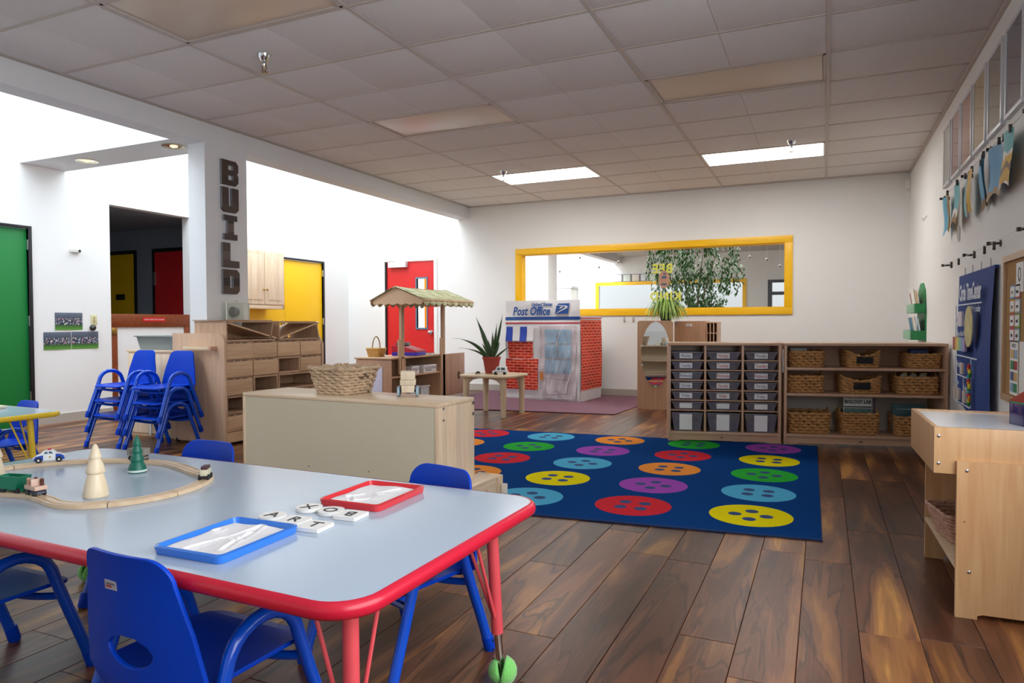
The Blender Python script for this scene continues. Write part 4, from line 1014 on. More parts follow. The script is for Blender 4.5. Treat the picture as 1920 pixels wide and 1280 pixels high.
tk = thing('train_track', 'wooden toy train track laid in a loop on the table', 'toy track', (0, 0, ZT))
w_ = .0195
prf = [(-w_, 0), (-w_, .0105), (-w_+.002, .012), (-.0135, .012), (-.0130, .0085), (-.0095, .0085), (-.009, .012), (.009, .012), (.0095, .0085), (.0130, .0085), (.0135, .012), (w_-.002, .012), (w_, .0105), (w_, 0)]
def tpt(i): return tp[i % NT]
def tdir(i): return (tp[(i+1) % NT]-tp[(i-1) % NT]).normalized()
brk = [0, 13, 27, 41, 52, 66, 80, 96, 110, 122, 134, 147, 160]
for a, b_ in zip(brk, brk[1:]):
    q = MB(); vs, fs = [], []; m_ = len(prf); ii = list(range(a, b_+1))
    for jx, i in enumerate(ii):
        p_, d = tpt(i), tdir(i); nn = Vector((-d.y, d.x)); sh = .0012 if jx == 0 else (-.0012 if jx == len(ii)-1 else 0)
        for (o_, z_) in prf: vs.append((p_.x+nn.x*o_+d.x*sh, p_.y+nn.y*o_+d.y*sh, z_+.0006))
    for i in range(len(ii)-1):
        for k in range(m_): l = (k+1) % m_; fs.append((i*m_+k, i*m_+l, (i+1)*m_+l, (i+1)*m_+k))
    fs += [tuple(range(m_)), tuple((len(ii)-1)*m_+k for k in range(m_))[::-1]]
    q.add(vs, fs); q.obj('track_piece', trackw, tk)
def on_track(i): p_, d = tpt(i), tdir(i); return (p_.x, p_.y), math.atan2(d.y, d.x)
# toy trees
def toy_tree(lb, x, y, h, m):
    t = thing('toy_tree', lb, 'toy tree', (x, y, ZT+.0005), 0, 'turned wooden toy trees')
    s = h/.154
    pf = [(.033*s, 0), (.034*s, .004*s), (.030*s, .03*s), (.0225*s, .062*s), (.021*s, .066*s), (.0255*s, .070*s), (.026*s, .075*s), (.020*s, .095*s), (.0145*s, .108*s), (.0145*s, .110*s), (.017*s, .114*s), (.016*s, .119*s), (.010*s, .138*s), (.005*s, .151*s), (.0005, .154*s)]
    MB().lathe(pf, 28).obj('turned_body', m, t, smooth=55); return t
toy_tree('tall pale turned wooden tree inside the near bend of the track', -1.938, 1.332, .154, palew)
t = thing('toy_tree', 'green turned wooden tree inside the far side of the track', 'toy tree', (-2.125, 1.608, ZT+.0005), 0, 'turned wooden toy trees')
gt2 = mat('tree_green', '0f6a56', .4)
MB().lathe([(.028, 0), (.030, .004), (.026, .02), (.019, .036), (.022, .040), (.0205, .046), (.014, .065), (.017, .068), (.016, .074), (.011, .09), (.0135, .093), (.0125, .098), (.006, .118), (.0005, .127)], 28).obj('turned_body', gt2, t, smooth=55)
MB().lathe([(.0302, .003), (.0305, .008), (.0295, .010)], 28, cap=False).obj('worn_edge', mat('worn_white', 'cfe0d8', .7), t)
toy_tree('pale turned wooden tree cut by the left edge of the picture', -2.475, 1.355, .15, palew)
# vehicles
def wheel(q, x, y, z, rd, wd): q.tube([(x, y-wd/2, z), (x, y+wd/2, z)], rd, 14)
(px_, py_), ang_ = on_track(103)
pc = thing('toy_police_car', 'small blue and white wooden police car on the far side of the track', 'toy car', (px_, py_, ZT+.013), ang_); pc.scale = (.85, .85, .85)
body = [(-.055, .01), (-.055, .022), (-.045, .031), (-.033, .034), (-.022, .046), (-.008, .051), (.012, .050), (.026, .036), (.043, .032), (.054, .024), (.056, .010)]
q = MB(); q.prism(body, 'y', -.017, .017); q.obj('car_body', mat('toy_white', 'eef2f4', .3), pc)
q = MB()
for s_ in (-1, 1):
    for xa, xb in ((-.056, -.02), (.024, .057)):
        q.prism([(xa, .0095), (xb, .0095), (xb, .0315 if xa < 0 else .033), (xa+(.008 if xa < 0 else 0), .026 if xa < 0 else .033)] if xa < 0 else [(xa, .0095), (xb, .0095), (xb-.003, .024), (xa+.018, .0325), (xa, .034)], 'y', s_*.0172, s_*.0178)
q.obj('blue_door_paint', mat('toy_blue', '2c50b8', .3), pc)
for xx in (-.036, .036):
    for s_ in (-1, 1):
        q = MB(); wheel(q, xx, s_*.019, .011, .0115, .006); wo = q.obj('wheel', dark, pc); q = MB(); wheel(q, xx, s_*.0225, .011, .004, .002); q.obj('hub', white, wo)
MB().box(-.006, .008, -.008, .008, .05, .057, .002).obj('roof_light', mat('toy_red', 'c02c34', .3), pc)
q = MB()
for s_ in (-1, 1): q.prism([(-.018, .036), (-.004, .036), (-.004, .046), (-.014, .044)], 'y', s_*.0171, s_*.0176).prism([(.0, .036), (.016, .036), (.009, .045), (0, .047)], 'y', s_*.0171, s_*.0176)
q.obj('side_window', mat('toy_window', '5a7080', .2), pc); MB().tube([(.004, -.0182, .022), (.004, -.0170, .022)], .004, 10).obj('badge', mat('toy_gold', 'c8a048', .4), pc)
def wagon_base(t, m, L=.035):
    MB().box(-L, L, -.011, .011, .008, .015, .001).obj('chassis', m, t)
    for xx in (-L*.62, L*.62):
        for s_ in (-1, 1):
            q = MB(); wheel(q, xx, s_*.0135, .0095, .0095, .0045); q.obj('wheel', dark, t)
(gx, gy), ga = on_track(60)
t = thing('toy_tipper_wagon', 'green toy tipper wagon on the near side of the track', 'toy wagon', (gx, gy, ZT+.0095), ga); wagon_base(t, mat('toy_green', '0e7a58', .35), .04)
q = MB(); gmm = mat('toy_green', '0e7a58')
for s_ in (-1, 1): q.prism([(-.026, .018), (.026, .018), (.042, .052), (-.042, .052)], 'y', s_*.021, s_*.018)
q.add([(-.026, -.02, .018), (-.026, .02, .018), (-.042, .02, .052), (-.042, -.02, .052), (-.024, -.02, .018), (-.024, .02, .018), (-.039, .02, .052), (-.039, -.02, .052)], [(0, 1, 2, 3), (4, 5, 6, 7), (3, 2, 6, 7)])
q.add([(.026, -.02, .018), (.026, .02, .018), (.042, .02, .052), (.042, -.02, .052), (.024, -.02, .018), (.024, .02, .018), (.039, .02, .052), (.039, -.02, .052)], [(0, 1, 2, 3), (4, 5, 6, 7), (3, 2, 6, 7)])
q.box(-.026, .026, -.02, .02, .015, .019); q.obj('hopper', gmm, t)
(gx, gy), ga = on_track(53)
t = thing('toy_passenger_wagon', 'small pink-brown toy wagon with peg figures behind the green tipper', 'toy wagon', (gx, gy, ZT+.0095), ga); wagon_base(t, mat('toy_slate', '4c5468', .4), .03)
MB().box(-.032, .032, -.017, .017, .019, .031, .002).obj('tub', mat('toy_pink_wood', 'd9b8a4', .5), t)
for k, (xx, yy) in enumerate(((-.02, -.008), (.0, .008), (.014, -.007), (.024, .008))):
    MB().tube([(xx, yy, .03), (xx, yy, .042)], .005, 8).sphere((xx, yy, .046), .0055, 8, 6).obj('peg_figure', mat('toy_brown_%d' % (k % 2), ['5a2c20', 'c89c84'][k % 2], .5), t)
MB().box(-.012, -.006, -.017, .017, .03, .05, .002).obj('seat_back', mat('toy_pink_wood', 'd9b8a4'), t)
(gx, gy), ga = on_track(68)
t = thing('toy_engine', 'black and red toy engine at the left edge of the picture', 'toy train engine', (gx, gy, ZT+.0095), ga); wagon_base(t, mat('toy_red', 'c02c34'), .038)
MB().box(-.036, .01, -.014, .014, .015, .046, .004).obj('boiler', dark, t); MB().box(.01, .036, -.016, .016, .015, .062, .003).obj('cab', mat('toy_red', 'c02c34'), t); MB().tube([(-.02, 0, .044), (-.02, 0, .062)], [.006, .009], 10).obj('funnel', dark, t)
(gx, gy), ga = on_track(121)
t = thing('toy_log_wagon', 'weathered grey toy wagon behind the green tree', 'toy wagon', (gx, gy, ZT+.0095), ga); wagon_base(t, mat('toy_greige', '8c857c', .6), .034)
q = MB(); q.box(-.036, .036, -.016, .016, .02, .044, .002)
for k in range(5): q.box(-.032+k*.015, -.026+k*.015, -.0175, .0175, .02, .045)
q.obj('slatted_box', mat('toy_greige', '8c857c'), t)
(gx, gy), ga = on_track(1)
t = thing('toy_locomotive', 'small grey-fronted toy locomotive at the right end of the track loop', 'toy train engine', (gx, gy, ZT+.0095), ga+pi); wagon_base(t, dark, .024)
MB().box(-.02, .024, -.0115, .0115, .012, .034, .003).obj('body', mat('toy_cream', 'd8d2b4', .4), t); MB().box(-.018, .022, -.010, .010, .034, .044, .003).obj('roof', mat('toy_maroon', '4a3038', .5), t)
MB().tube([(.024, 0, .022), (.0265, 0, .022)], .008, 14).obj('front_lamp', mat('toy_grey', '9aa0a4', .4), t)

# ------------------------------------------------------------------ tan backed cabinet
tc_ = thing('low_shelf_unit', 'low maple shelf unit with a tan pegboard back, behind the table', 'shelf unit', (-3.19, 3.12, .0095), radians(-2.9))
Wc, Dc, Hc = 1.40, .37, .5905
tan = mat('tan_back_panel', 'dcd2b8', .65, var=.03, vscale=5)
MB().box(0, Wc, 0, Dc, Hc-.022, Hc, .006).obj('top', maple_x, tc_)
MB().box(Wc-.02, Wc, .0, Dc, 0.0, Hc-.022, .004).obj('side_panel', maple_zy, tc_)
MB().box(0, .02, .0, Dc, 0.0, Hc-.022, .004).obj('side_panel', maple_zy, tc_)
MB().box(.02, Wc-.02, .004, .016, .03, Hc-.022).obj('back_panel', tan, tc_)
MB().box(.02, Wc-.02, .016, Dc-.01, .05, .07).obj('shelf', maple_x, tc_); MB().box(.02, Wc-.02, .016, Dc-.01, .3, .32).obj('shelf', maple_x, tc_)
q = MB(); q.tube([(Wc, .05, Hc-.03), (Wc+.005, .05, Hc-.03)], .006, 8).tube([(Wc, .05, Hc-.09), (Wc+.005, .05, Hc-.09)], .006, 8).tube([(Wc, Dc-.02, Hc-.03), (Wc+.006, Dc-.02, Hc-.03)], .009, 8).tube([(Wc, Dc-.02, Hc-.09), (Wc+.006, Dc-.02, Hc-.09)], .009, 8)
q.obj('hinge_bolt', metal, tc_)
q = MB()
for xx, zz in ((.52, .19), (.95, .2)): q.tube([(xx, .004, zz), (xx, .0025, zz)], .006, 8)
q.obj('wood_plug', mat('tan_mark', 'a89c84', .7), tc_)
st = thing('low_platform', 'low maple ramp box on the rug against the end of the shelf unit', 'platform', (-1.84, 3.52, 0), radians(-2.9))
MB().box(.03, .17, -.52, 0, .135, .15, .004).obj('top', maple_y, st); MB().box(.145, .165, -.50, -.02, .009, .135, .002).obj('side', maple_y, st); MB().box(.03, .145, -.5, -.48, .009, .135).obj('end', maple_x, st)
MB().box(.03, .19, .0, .02, .009, .155, .005).obj('end_board', maple_z, st); MB().box(.19, .225, -.01, .01, .009, .11, .006).obj('latch_board', mat('latch_white', 'e6dccd', .4), st)
MB().tube([(.166, -.13, .09), (.169, -.13, .09)], .008, 10).obj('screw_cap', carcass, st)

# woven baskets
def basket(t, w0, d0, w1, d1, h, rows, m1, dip=0.0, hand=False, amp=.0035, lip=True, seed=1, open_rows=()):
    """rounded rectangular basket: base w0 x d0, rim w1 x d1; each row is a twisted cord"""
    rn = random.Random(seed); rr_ = h/rows/2*1.12
    q = MB(); seg = 96
    def ring(wd, dp, n):
        rad = min(wd, dp)*.18; o = rrect(-wd/2, wd/2, -dp/2, dp/2, rad, 6); P_ = []
        per = [0]
        for i in range(len(o)): per.append(per[-1]+(Vector(o[(i+1) % len(o)])-Vector(o[i])).length)
        for k in range(n):
            s_ = per[-1]*k/n; i = max(j for j in range(len(o)) if per[j] <= s_+1e-9); a, b_ = Vector(o[i]), Vector(o[(i+1) % len(o)]); L_ = per[i+1]-per[i]
            P_.append((a.lerp(b_, (s_-per[i])/L_ if L_ > 1e-9 else 0)))
        return P_
    for r_ in range(rows):
        t_ = (r_+.5)/rows; wd, dp = w0+(w1-w0)*t_, d0+(d1-d0)*t_
        P_ = ring(wd, dp, seg); pts = []; rads = []; ph = (r_ % 2)*pi
        for k, p_ in enumerate(P_):
            u_ = p_.x/(wd/2); fr_ = 1 if abs(p_.y) > dp/2*.8 else 0
            z = h*t_
            if dip and fr_: z *= 1-dip*max(0, 1-u_*u_)*t_**1.5
            wv = sin(2*pi*k*16/seg+ph)
            c_ = Vector((p_.x, p_.y)).normalized(); pts.append((p_.x+c_.x*amp*wv, p_.y+c_.y*amp*wv, z+rr_*.25*sin(2*pi*k*16/seg+ph+1)+rn.uniform(-.0008, .0008)*h*10)); rads.append(rr_*(1+.22*wv*0+.18*sin(2*pi*k*32/seg+r_*1.1)))
        q.tube(pts, rads, 6, closed=True)
    q.obj('woven_wall', m1, t, smooth=60, kind='stuff')
    MB().prism(rrect(-w0/2+.004, w0/2-.004, -d0/2+.004, d0/2-.004, .02), 'z', 0, .006).obj('base', m1, t)
    # posts showing between rows
    q = MB(); P0 = ring(w0-.006, d0-.006, 28); P1 = ring(w1-.006, d1-.006, 28)
    for a, b_ in zip(P0, P1): 
        zt = h*(1-(dip*max(0, 1-(b_.x/(w1/2))**2) if abs(b_.y) > d1/2*.8 else 0))
        q.tube([(a.x, a.y, .003), (a.x+(b_.x-a.x)*zt/h, a.y+(b_.y-a.y)*zt/h, zt)], .0035, 5)
    q.obj('stake', m1, t, kind='stuff')
    if hand:
        for s_ in (-1, 1): 
            q = MB(); q.tube([(s_*(w1/2+.002), y, h-.004+.035*(1-(y/.05)**2)) for y in [-.05+.01*k for k in range(11)]], .006, 7); q.obj('handle', m1, t)
straw = mat('natural_straw', 'd6ba9a', .8, var=.5, vscale=35, bump=.6, bscale=120)
hya = mat('water_hyacinth', 'c8935a', .75, var=.62, vscale=32, bump=.8, bscale=140)
t = thing('straw_basket', 'large natural straw basket on the low shelf unit', 'basket', (-2.60, 3.335, .601), radians(-3))
basket(t, .23, .24, .31, .31, .150, 9, straw, amp=.005, seed=4)
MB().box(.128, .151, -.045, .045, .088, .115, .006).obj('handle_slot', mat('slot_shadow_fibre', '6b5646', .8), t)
MB().tube([(.150, -.055, .118), (.162, -.03, .128), (.162, .03, .128), (.150, .055, .118)], .009, 8).obj('handle', straw, t)
q = MB(); seg = 120; pts = []
o = rrect(-.160, .160, -.160, .160, .06, 8)
for k in range(seg):
    s_ = k/seg*len(o); i = int(s_); a, b_ = Vector(o[i % len(o)]), Vector(o[(i+1) % len(o)]); p_ = a.lerp(b_, s_-i); pts.append((p_.x+.004*cos(k*1.9), p_.y+.004*sin(k*1.9), .150+.005*sin(k*2.4)))
q.tube(pts, [.010+.003*sin(k*2.4+1) for k in range(seg)], 7, closed=True); q.obj('rim', straw, t, smooth=60)
# toy block truck
t = thing('block_truck', 'pale wooden block truck with clear wheels on the low shelf unit', 'toy truck', (-2.15, 3.33, .601), radians(31))
for x0_, x1_, z0_, z1_, yy in ((-.036, .036, .022, .062, 0), (-.044, .044, .063, .092, .002), (-.040, .040, .093, .140, 0)):
    MB().box(x0_, x1_, -.05+yy, .05+yy, z0_, z1_, .002).obj('block', palew, t)
whm = mat('pale_blue_plastic', 'a8c4d4', .15, var=.1, vscale=30)
for s_ in (-1, 1):
    for yy in (-.035, .035):
        q = MB(); q.tube([(s_*.045, yy, .027), (s_*.060, yy, .027)], .0265, 20); wo = q.obj('wheel', whm, t); q = MB(); q.tube([(s_*.0455-s_*.002, yy, .027), (s_*.0455, yy, .027)], .028, 20); q.tube([(s_*.03, yy, .027), (s_*.046, yy, .027)], .005, 8); q.obj('tyre', mat('slate_tyre', '44505c', .5), wo)

# ------------------------------------------------------------------ hollow block shelf
bs = thing('block_shelf', 'rolling wooden shelf unit with a rounded end panel and dowel handle', 'shelf unit', (-4.507, 4.24, 0))
ol = [(-.60, .02), (0, .02), (0, .86)] + [(-.085+.085*cos(radians(a)), .86+.075*sin(radians(a))) for a in range(10, 91, 16)] + [(-.60, .935)]
q = MB(); q.prism(ol, 'y', -.022, 0); q.obj('end_panel', wood('shelf_end', 'd0a98b', 'e2c0a2', 'z', strip=.05, saxis='x'), bs)
q = MB(); q.prism([(-.37, .02), (0, .02), (0, .82), (-.05, .9), (-.37, .9)], 'y', 1.2, 1.222); q.obj('end_panel', wood('shelf_end', '', ''), bs)
MB().box(-.37, -.0, 0, 1.2, .085, .105).obj('base_board', blockw, bs); MB().box(-.385, -.37, 0, 1.2, .02, .88).obj('back_board', blockw, bs)
MB().box(-.02, 0, 0, 1.2, .02, .085).obj('plinth', blockw, bs)
MB().box(-.42, -.09, -.075, -.045, .795, .822, .004).obj('dowel_rail', ply_edge, bs); MB().box(-.115, -.085, -.085, -.022, .79, .828, .004).obj('rail_post', carcass, bs)
for xx, yy in ((-.03, 1.15), (-.56, -.01), (-.33, 1.15), (-.06, .0)):
    q = MB(); q.tube([(xx-.008, yy, .0205), (xx+.008, yy, .0205)], .02, 12); q.obj('castor', dark, bs)
BW, BH, BD = .293, .149, .36
def hollow(t, w, h, d, th=.016, open_front=False, diag=0):
    """hollow block: local origin = front lower near corner, front face looks to +x; runs along +y"""
    if open_front:
        q = MB(); q.box(-d, 0, 0, w, 0, th, .002).box(-d, 0, 0, w, h-th, h, .002).box(-d, 0, 0, th, th, h-th).box(-d, 0, w-th, w, th, h-th); q.obj('frame', blockw2, t); MB().box(-d, -d+.008, th, w-th, th, h-th).obj('back', blockw, t)
    else:
        MB().box(-.012, -.001, .002, w-.002, .006, h-.014, .002).obj('face_board', blockw, t)
        q = MB(); q.box(-d, -.012, 0, w, 0, th).box(-d, -.012, 0, w, h-th, h).box(-d, -.012, 0, th, th, h-th).box(-d, -.012, w-th, w, th, h-th); q.obj('frame', blockw2, t)
        q = MB()
        for k in range(3): q.box(-.008, .0004, .03+k*(w-.06)/3, .03+(k+.55)*(w-.06)/3, h-.013, h-.004)
        q.obj('box_joint', mat('joint_dark', '7c6250', .6), t)
rowsn = ['bottom', 'second', 'third', 'fourth', 'top']
for r_ in range(5):
    for c_ in range(4):
        if (r_, c_) == (2, 3): continue
        opn = (r_, c_) in ((1, 0), (2, 1), (2, 2), (3, 2), (1, 2), (0, 3))
        t = thing('hollow_block', '%s hollow block, %s row of the block shelf, %s from the rounded panel' % ('open' if opn else 'closed', rowsn[r_], ['first', 'second', 'third', 'fourth'][c_]), 'block', (-4.507-.003*((r_*7+c_*3) % 4), 4.243+c_*.2985, .1055+r_*.1515), 0, 'hollow blocks on the rolling shelf')
        if (r_, c_) == (2, 2): hollow(t, BW*2+.004, BH, BD, open_front=True); MB().box(-.3, -.29, BW-.004, BW+.002, .016, BH-.016).obj('divider', blockw2, t)
        else: hollow(t, BW, BH, BD, open_front=opn)
# ramps on top: V shaped troughs and wedges
zt_ = .1055+5*.1515+.001
for k, (y0_, y1_, lb) in enumerate(((0, .60, 'pair of open V-shaped ramp blocks on the near half of the block shelf'), (.605, 1.20, 'pair of open V-shaped ramp blocks on the far half of the block shelf'))):
    t = thing('ramp_block', lb, 'block', (-4.510, 4.243+y0_, zt_), 0, 'ramp blocks on top of the block shelf')
    L_ = y1_-y0_; hh = .165; tk_ = .014
    q = MB(); q.box(-BD, 0, 0, L_-.04, 0, tk_).box(-BD, 0, 0, tk_, tk_, hh-.002)
    q.obj('wedge_frame', blockw2, t)
    if k == 0: A, B_ = (.01, hh-.012), (L_-.02, .012)
    else: A, B_ = (.02, .012), (L_-.04, hh-.012)
    q = MB(); q.prism([A, B_, (B_[0], B_[1]+tk_), (A[0], A[1]+tk_)], 'x', -BD, 0); q.obj('slope_board', blockw, t)
    q = MB(); q.box(-BD, 0, .0, L_-.06 if k == 0 else L_-.09, hh-.004, hh+.008).prism([(L_-.10, .02), (L_-.085, .02), (L_-.055, hh), (L_-.07, hh)] if k == 0 else [(L_-.05, .0), (L_-.035, .0), (L_-.07, hh), (L_-.085, hh)], 'x', -BD, 0).box(-BD, -BD+.01, .01, L_-.09, tk_, hh*.55); q.obj('upper_frame', blockw2, t)
tbd = thing('loose_board', 'thin wooden board lying across the ramp blocks by the column', 'board', (-4.52, 4.25, zt_+.175)); MB().box(-.36, -.02, -.02, .55, 0, .009, .002).obj('plank', blockw2, tbd)

# cupboard and grey tub behind the stacks
cw_ = thing('wooden_cupboard', 'pale wooden cupboard behind the stacked chairs with a grey tub on top', 'cupboard', (-5.45, 4.33, 0))
MB().box(-.36, .325, 0, .38, 0, .76, .003).obj('carcass', maple_z, cw_); MB().box(-.38, .33, -.012, .39, .76, .78, .004).obj('top', maple_x, cw_)
MB().box(-.355, -.09, -.016, -.001, .03, .74, .003).obj('door', maple_z, cw_); MB().box(-.05, .315, -.016, -.001, .03, .74, .003).obj('door', maple_z, cw_)
MB().box(-.085, -.055, -.018, -.001, .02, .75, .003).obj('stile', white, cw_)
t = thing('grey_tub', 'grey plastic wash tub on the wooden cupboard', 'tub', (-5.53, 4.52, .782))
ob = rrect(-.27, .27, -.15, .15, .05, 5); n = len(ob); q = MB(); vs = []
for sc__, z in ((.86, 0.0), (.87, .01), (.97, .11), (1.0, .115), (1.06, .116), (1.06, .124), (.985, .124), (.95, .11), (.84, .012)):
    vs += [(a*sc__, b_*sc__, z) for a, b_ in ob]
fs = [tuple(range(n))[::-1], tuple(range(8*n, 9*n))]
for i in range(8):
    for k in range(n): l = (k+1) % n; fs.append((i*n+k, i*n+l, (i+1)*n+l, (i+1)*n+k))
q.add(vs, fs); q.obj('tub_body', mat('grey_tub_plastic', '7f8a8c', .45), t)

# ------------------------------------------------------------------ play post office
po = thing('play_post_office', 'cloth play house printed as a United States Post Office', 'play house', (-3.91, 8.47, .009), math.atan2(-.13, 1.09))
PWd, PH = 1.105, 1.09
def wr(x, z, s=0.0): return .006*sin(x*9+z*5+s)+.005*sin(x*17-z*11+s)+.004*sin(z*23+x*3)
def patch(name, x0, x1, z0, z1, off, m, nx=14, nz=14, fn=None, slump=0):
    q = MB(); q.grid(lambda a, b_: (lambda x, z: (x, -off+wr(x, z)+(fn(x, z) if fn else 0), z))(x0+(x1-x0)*a, z0+(z1-z0)*b_-slump*sin(a*pi)*(1 if b_ > .5 else 0)), nx, nz); return q.obj(name, m, po, recalc=False, smooth=60)
cloth = mat('white_nylon', 'e4e2e4', .6, var=.02, bump=.4, bscale=14)
cloth_p = mat('lilac_grey_nylon', 'cfc3c8', .55, var=.06, vscale=7, bump=.9, bscale=12)
def brick_mat():
    m = bpy.data.materials.new('brick_print'); m.use_nodes = True; nt = m.node_tree; b = nt.nodes['Principled BSDF']; b.inputs['Roughness'].default_value = .7
    tc = nt.nodes.new('ShaderNodeTexCoord'); sp = nt.nodes.new('ShaderNodeSeparateXYZ'); nt.links.new(tc.outputs['Object'], sp.inputs[0])
    cb = nt.nodes.new('ShaderNodeCombineXYZ'); nt.links.new(math_node(nt, 'ADD', sp.outputs['X'], sp.outputs['Y']), cb.inputs[0]); nt.links.new(sp.outputs['Z'], cb.inputs[1])
    br = nt.nodes.new('ShaderNodeTexBrick'); br.inputs['Scale'].default_value = 1.0; br.inputs['Brick Width'].default_value = .115; br.inputs['Row Height'].default_value = .038; br.inputs['Mortar Size'].default_value = .006; br.inputs['Bias'].default_value = -.2
    br.inputs['Color1'].default_value = lin('d82c1c'); br.inputs['Color2'].default_value = lin('9c1812'); br.inputs['Mortar'].default_value = lin('f08a6c')
    nt.links.new(cb.outputs[0], br.inputs['Vector']); nt.links.new(br.outputs['Color'], b.inputs['Base Color']); return m
brk_m = brick_mat()
pobl = mat('postal_blue', '1f4f9a', .6); pobl2 = mat('awning_blue', '2846b0', .6); pred = mat('stripe_red', 'c0283c', .6)
MB().box(.01, PWd-.01, .02, .66, 0, PH-.02).obj('tent_body', cloth, po)
patch('front_cloth', 0, PWd, 0, 1.3, 0, cloth, 30, 30)
q = MB(); q.grid(lambda a, b_: (PWd-.002+.008*sin(a*6+b_*4), .0+a*.66, b_*(1.09+.0*a)), 14, 14); q.obj('side_cloth', cloth, po, recalc=False)
q = MB(); q.grid(lambda a, b_: (PWd+.006+.008*sin(a*6+(.13+b_*.83)*4), .008+a*.645, .14+b_*.90), 14, 14); q.obj('side_brick_print', brk_m, po, recalc=False)
MB().box(PWd+.004, PWd+.012, .0, .65, 1.06, 1.072).obj('side_red_stripe', pred, po)
q = MB(); q.grid(lambda a, b_: (.0, a*.66, b_*1.09), 4, 4); q.obj('left_cloth', cloth, po, recalc=False)
q = MB(); q.grid(lambda a, b_: (-.1*b_*0-.14*(1-b_)*.9*(1 if a < .5 else .3)-.01, .05+a*.3, .02+b_*.42), 4, 6); q.obj('blue_side_flap', mat('navy_flap', '16306c', .7), po, recalc=False)
patch('top_blue_stripe', 0, PWd, 1.045, 1.085, .004, pobl, 30, 2)
patch('top_red_stripe', 0, PWd, .995, 1.012, .004, pred, 30, 1)
text('Post Office', .155, pobl, (.40, -.019, 1.155), FRONT, po, sx=.80, shear=.25, bold=.004)
text('United States', .062, pobl, (.56, -.019, 1.245), FRONT, po, sx=.92, shear=.2, bold=.002)
# eagle emblem: blue slanted panel with a white beak sweep
q = MB(); q.prism([(.755, 1.12), (.935, 1.12), (.965, 1.255), (.805, 1.255), (.80, 1.24), (.785, 1.225), (.775, 1.225)], 'y', -.017, -.014); q.obj('emblem_panel', pobl, po)
q = MB(); q.prism([(.77, 1.125), (.93, 1.195), (.94, 1.212), (.915, 1.226), (.80, 1.234), (.815, 1.226), (.895, 1.216), (.91, 1.206), (.78, 1.135)], 'y', -.020, -.0175); q.prism([(.82, 1.185), (.835, 1.212), (.88, 1.210), (.855, 1.198)], 'y', -.020, -.0175); q.obj('emblem_sweep', cloth, po)
for k in range(4):
    patch('awning_stripe', .025+k*.105, .125+k*.105, .76+.01*(k % 2), .955, .018, pobl2 if k % 2 == 0 else cloth, 5, 8, lambda x, z: -.02*(.955-z)/.19)
patch('window_brick_print', .045, .42, .535, .755, .006, brk_m, 10, 10)
patch('front_brick_print', .0, .50, .125, .535, .010, brk_m, 14, 10)
patch('brick_pocket_hem', .0, .42, .527, .54, .016, cloth, 10, 1, slump=.02)
patch('door_flap', .52, 1.06, .02, .965, .012, cloth_p, 24, 30, lambda x, z: -.012*sin(x*31+z*9)*(1-z) - .008*sin(x*57-z*14))
gls = mat('printed_glass_blue', '8fb2cc', .4, var=.35, vscale=6)
for r_ in range(3):
    for c_ in range(2):
        patch('printed_pane', .605+c_*.20, .79+c_*.20, .35+r_*.195, .53+r_*.195, .022, gls, 8, 8, lambda x, z: -.012*sin(x*31+z*9)*(1-z) - .008*sin(x*57-z*14))
q = MB(); ff = lambda x, z: -.024+wr(x, z)-.012*sin(x*31+z*9)*(1-z)-.008*sin(x*57-z*14)
lp = [(.63, .07), (.93, .09), (.945, .27), (.62, .29), (.63, .07)]
for a, b_ in zip(lp, lp[1:]):
    q.tube([(a[0]+(b_[0]-a[0])*k/8, ff(a[0]+(b_[0]-a[0])*k/8, a[1]+(b_[1]-a[1])*k/8)-.002, a[1]+(b_[1]-a[1])*k/8) for k in range(9)], .0035, 5)
q.obj('printed_slot_outline', mat('grey_print', '6b6078', .6), po)
patch('orange_handle_print', .535, .585, .26, .37, .026, mat('handle_orange', 'd88a4a', .6), 3, 4)
plastic = mat('clear_plastic_film', 'f4f2f6', .12, alpha=.14)
q = MB(); q.grid(lambda a, b_: (.60+.46*a+.02*sin(b_*5), -.045+wr(a, b_)-.02*sin(a*8-b_*7)*.6-.008*sin(a*23+b_*15), .04+.90*b_), 30, 30); q.obj('plastic_window', plastic, po, recalc=False)
q = MB(); rn = random.Random(9)
for k in range(9):
    x0_ = rn.uniform(.62, .95); z0_ = rn.uniform(.1, .75); L_ = rn.uniform(.15, .35); q.tube([(x0_+L_*.35*j/5, -.058+wr(x0_, z0_), z0_+L_*j/5) for j in range(6)], .0028, 5)
q.obj('film_crease', mat('film_white', 'f6f6f8', .3), po)
q = MB()
for (a, b_) in (((.0, .03), (PWd, .03)), ((.52, .02), (.52, .97)), ((1.07, .02), (1.07, .97))): q.tube([(a[0], -.016, a[1]), (b_[0], -.016, b_[1])], .004, 6)
q.obj('piping', cloth, po)

# ------------------------------------------------------------------ market stand
ms = thing('market_stand', 'wooden play market stand with a green scalloped canopy in front of the red door', 'play stand', (-4.64, 6.82, 0))
MB().box(-.50, 0, 0, .02, 0, .58, .003).obj('end_panel', wood('stand_panel_z', 'a98068', 'bd947a', 'z', strip=.06, saxis='x'), ms)
stw = wood('stand_wood', 'b08a6a', 'c9a482', 'y'); stz = wood('stand_upright', 'b3906f', 'cca988', 'z')
MB().box(-.52, .0, -.01, 1.2, .585, .605, .004).obj('counter_top', stw, ms)
MB().box(-.50, -.48, .02, 1.18, 0, .585).obj('back_panel', stw, ms); MB().box(-.5, 0, 1.16, 1.18, 0, .585).obj('end_panel', stz, ms)
MB().box(-.5, -.0, .30, .315, .02, .585).obj('divider', stz, ms)
for z_ in (.03, .36): MB().box(-.48, -.01, .02, 1.16, z_, z_+.018, .002).obj('shelf', stw, ms)
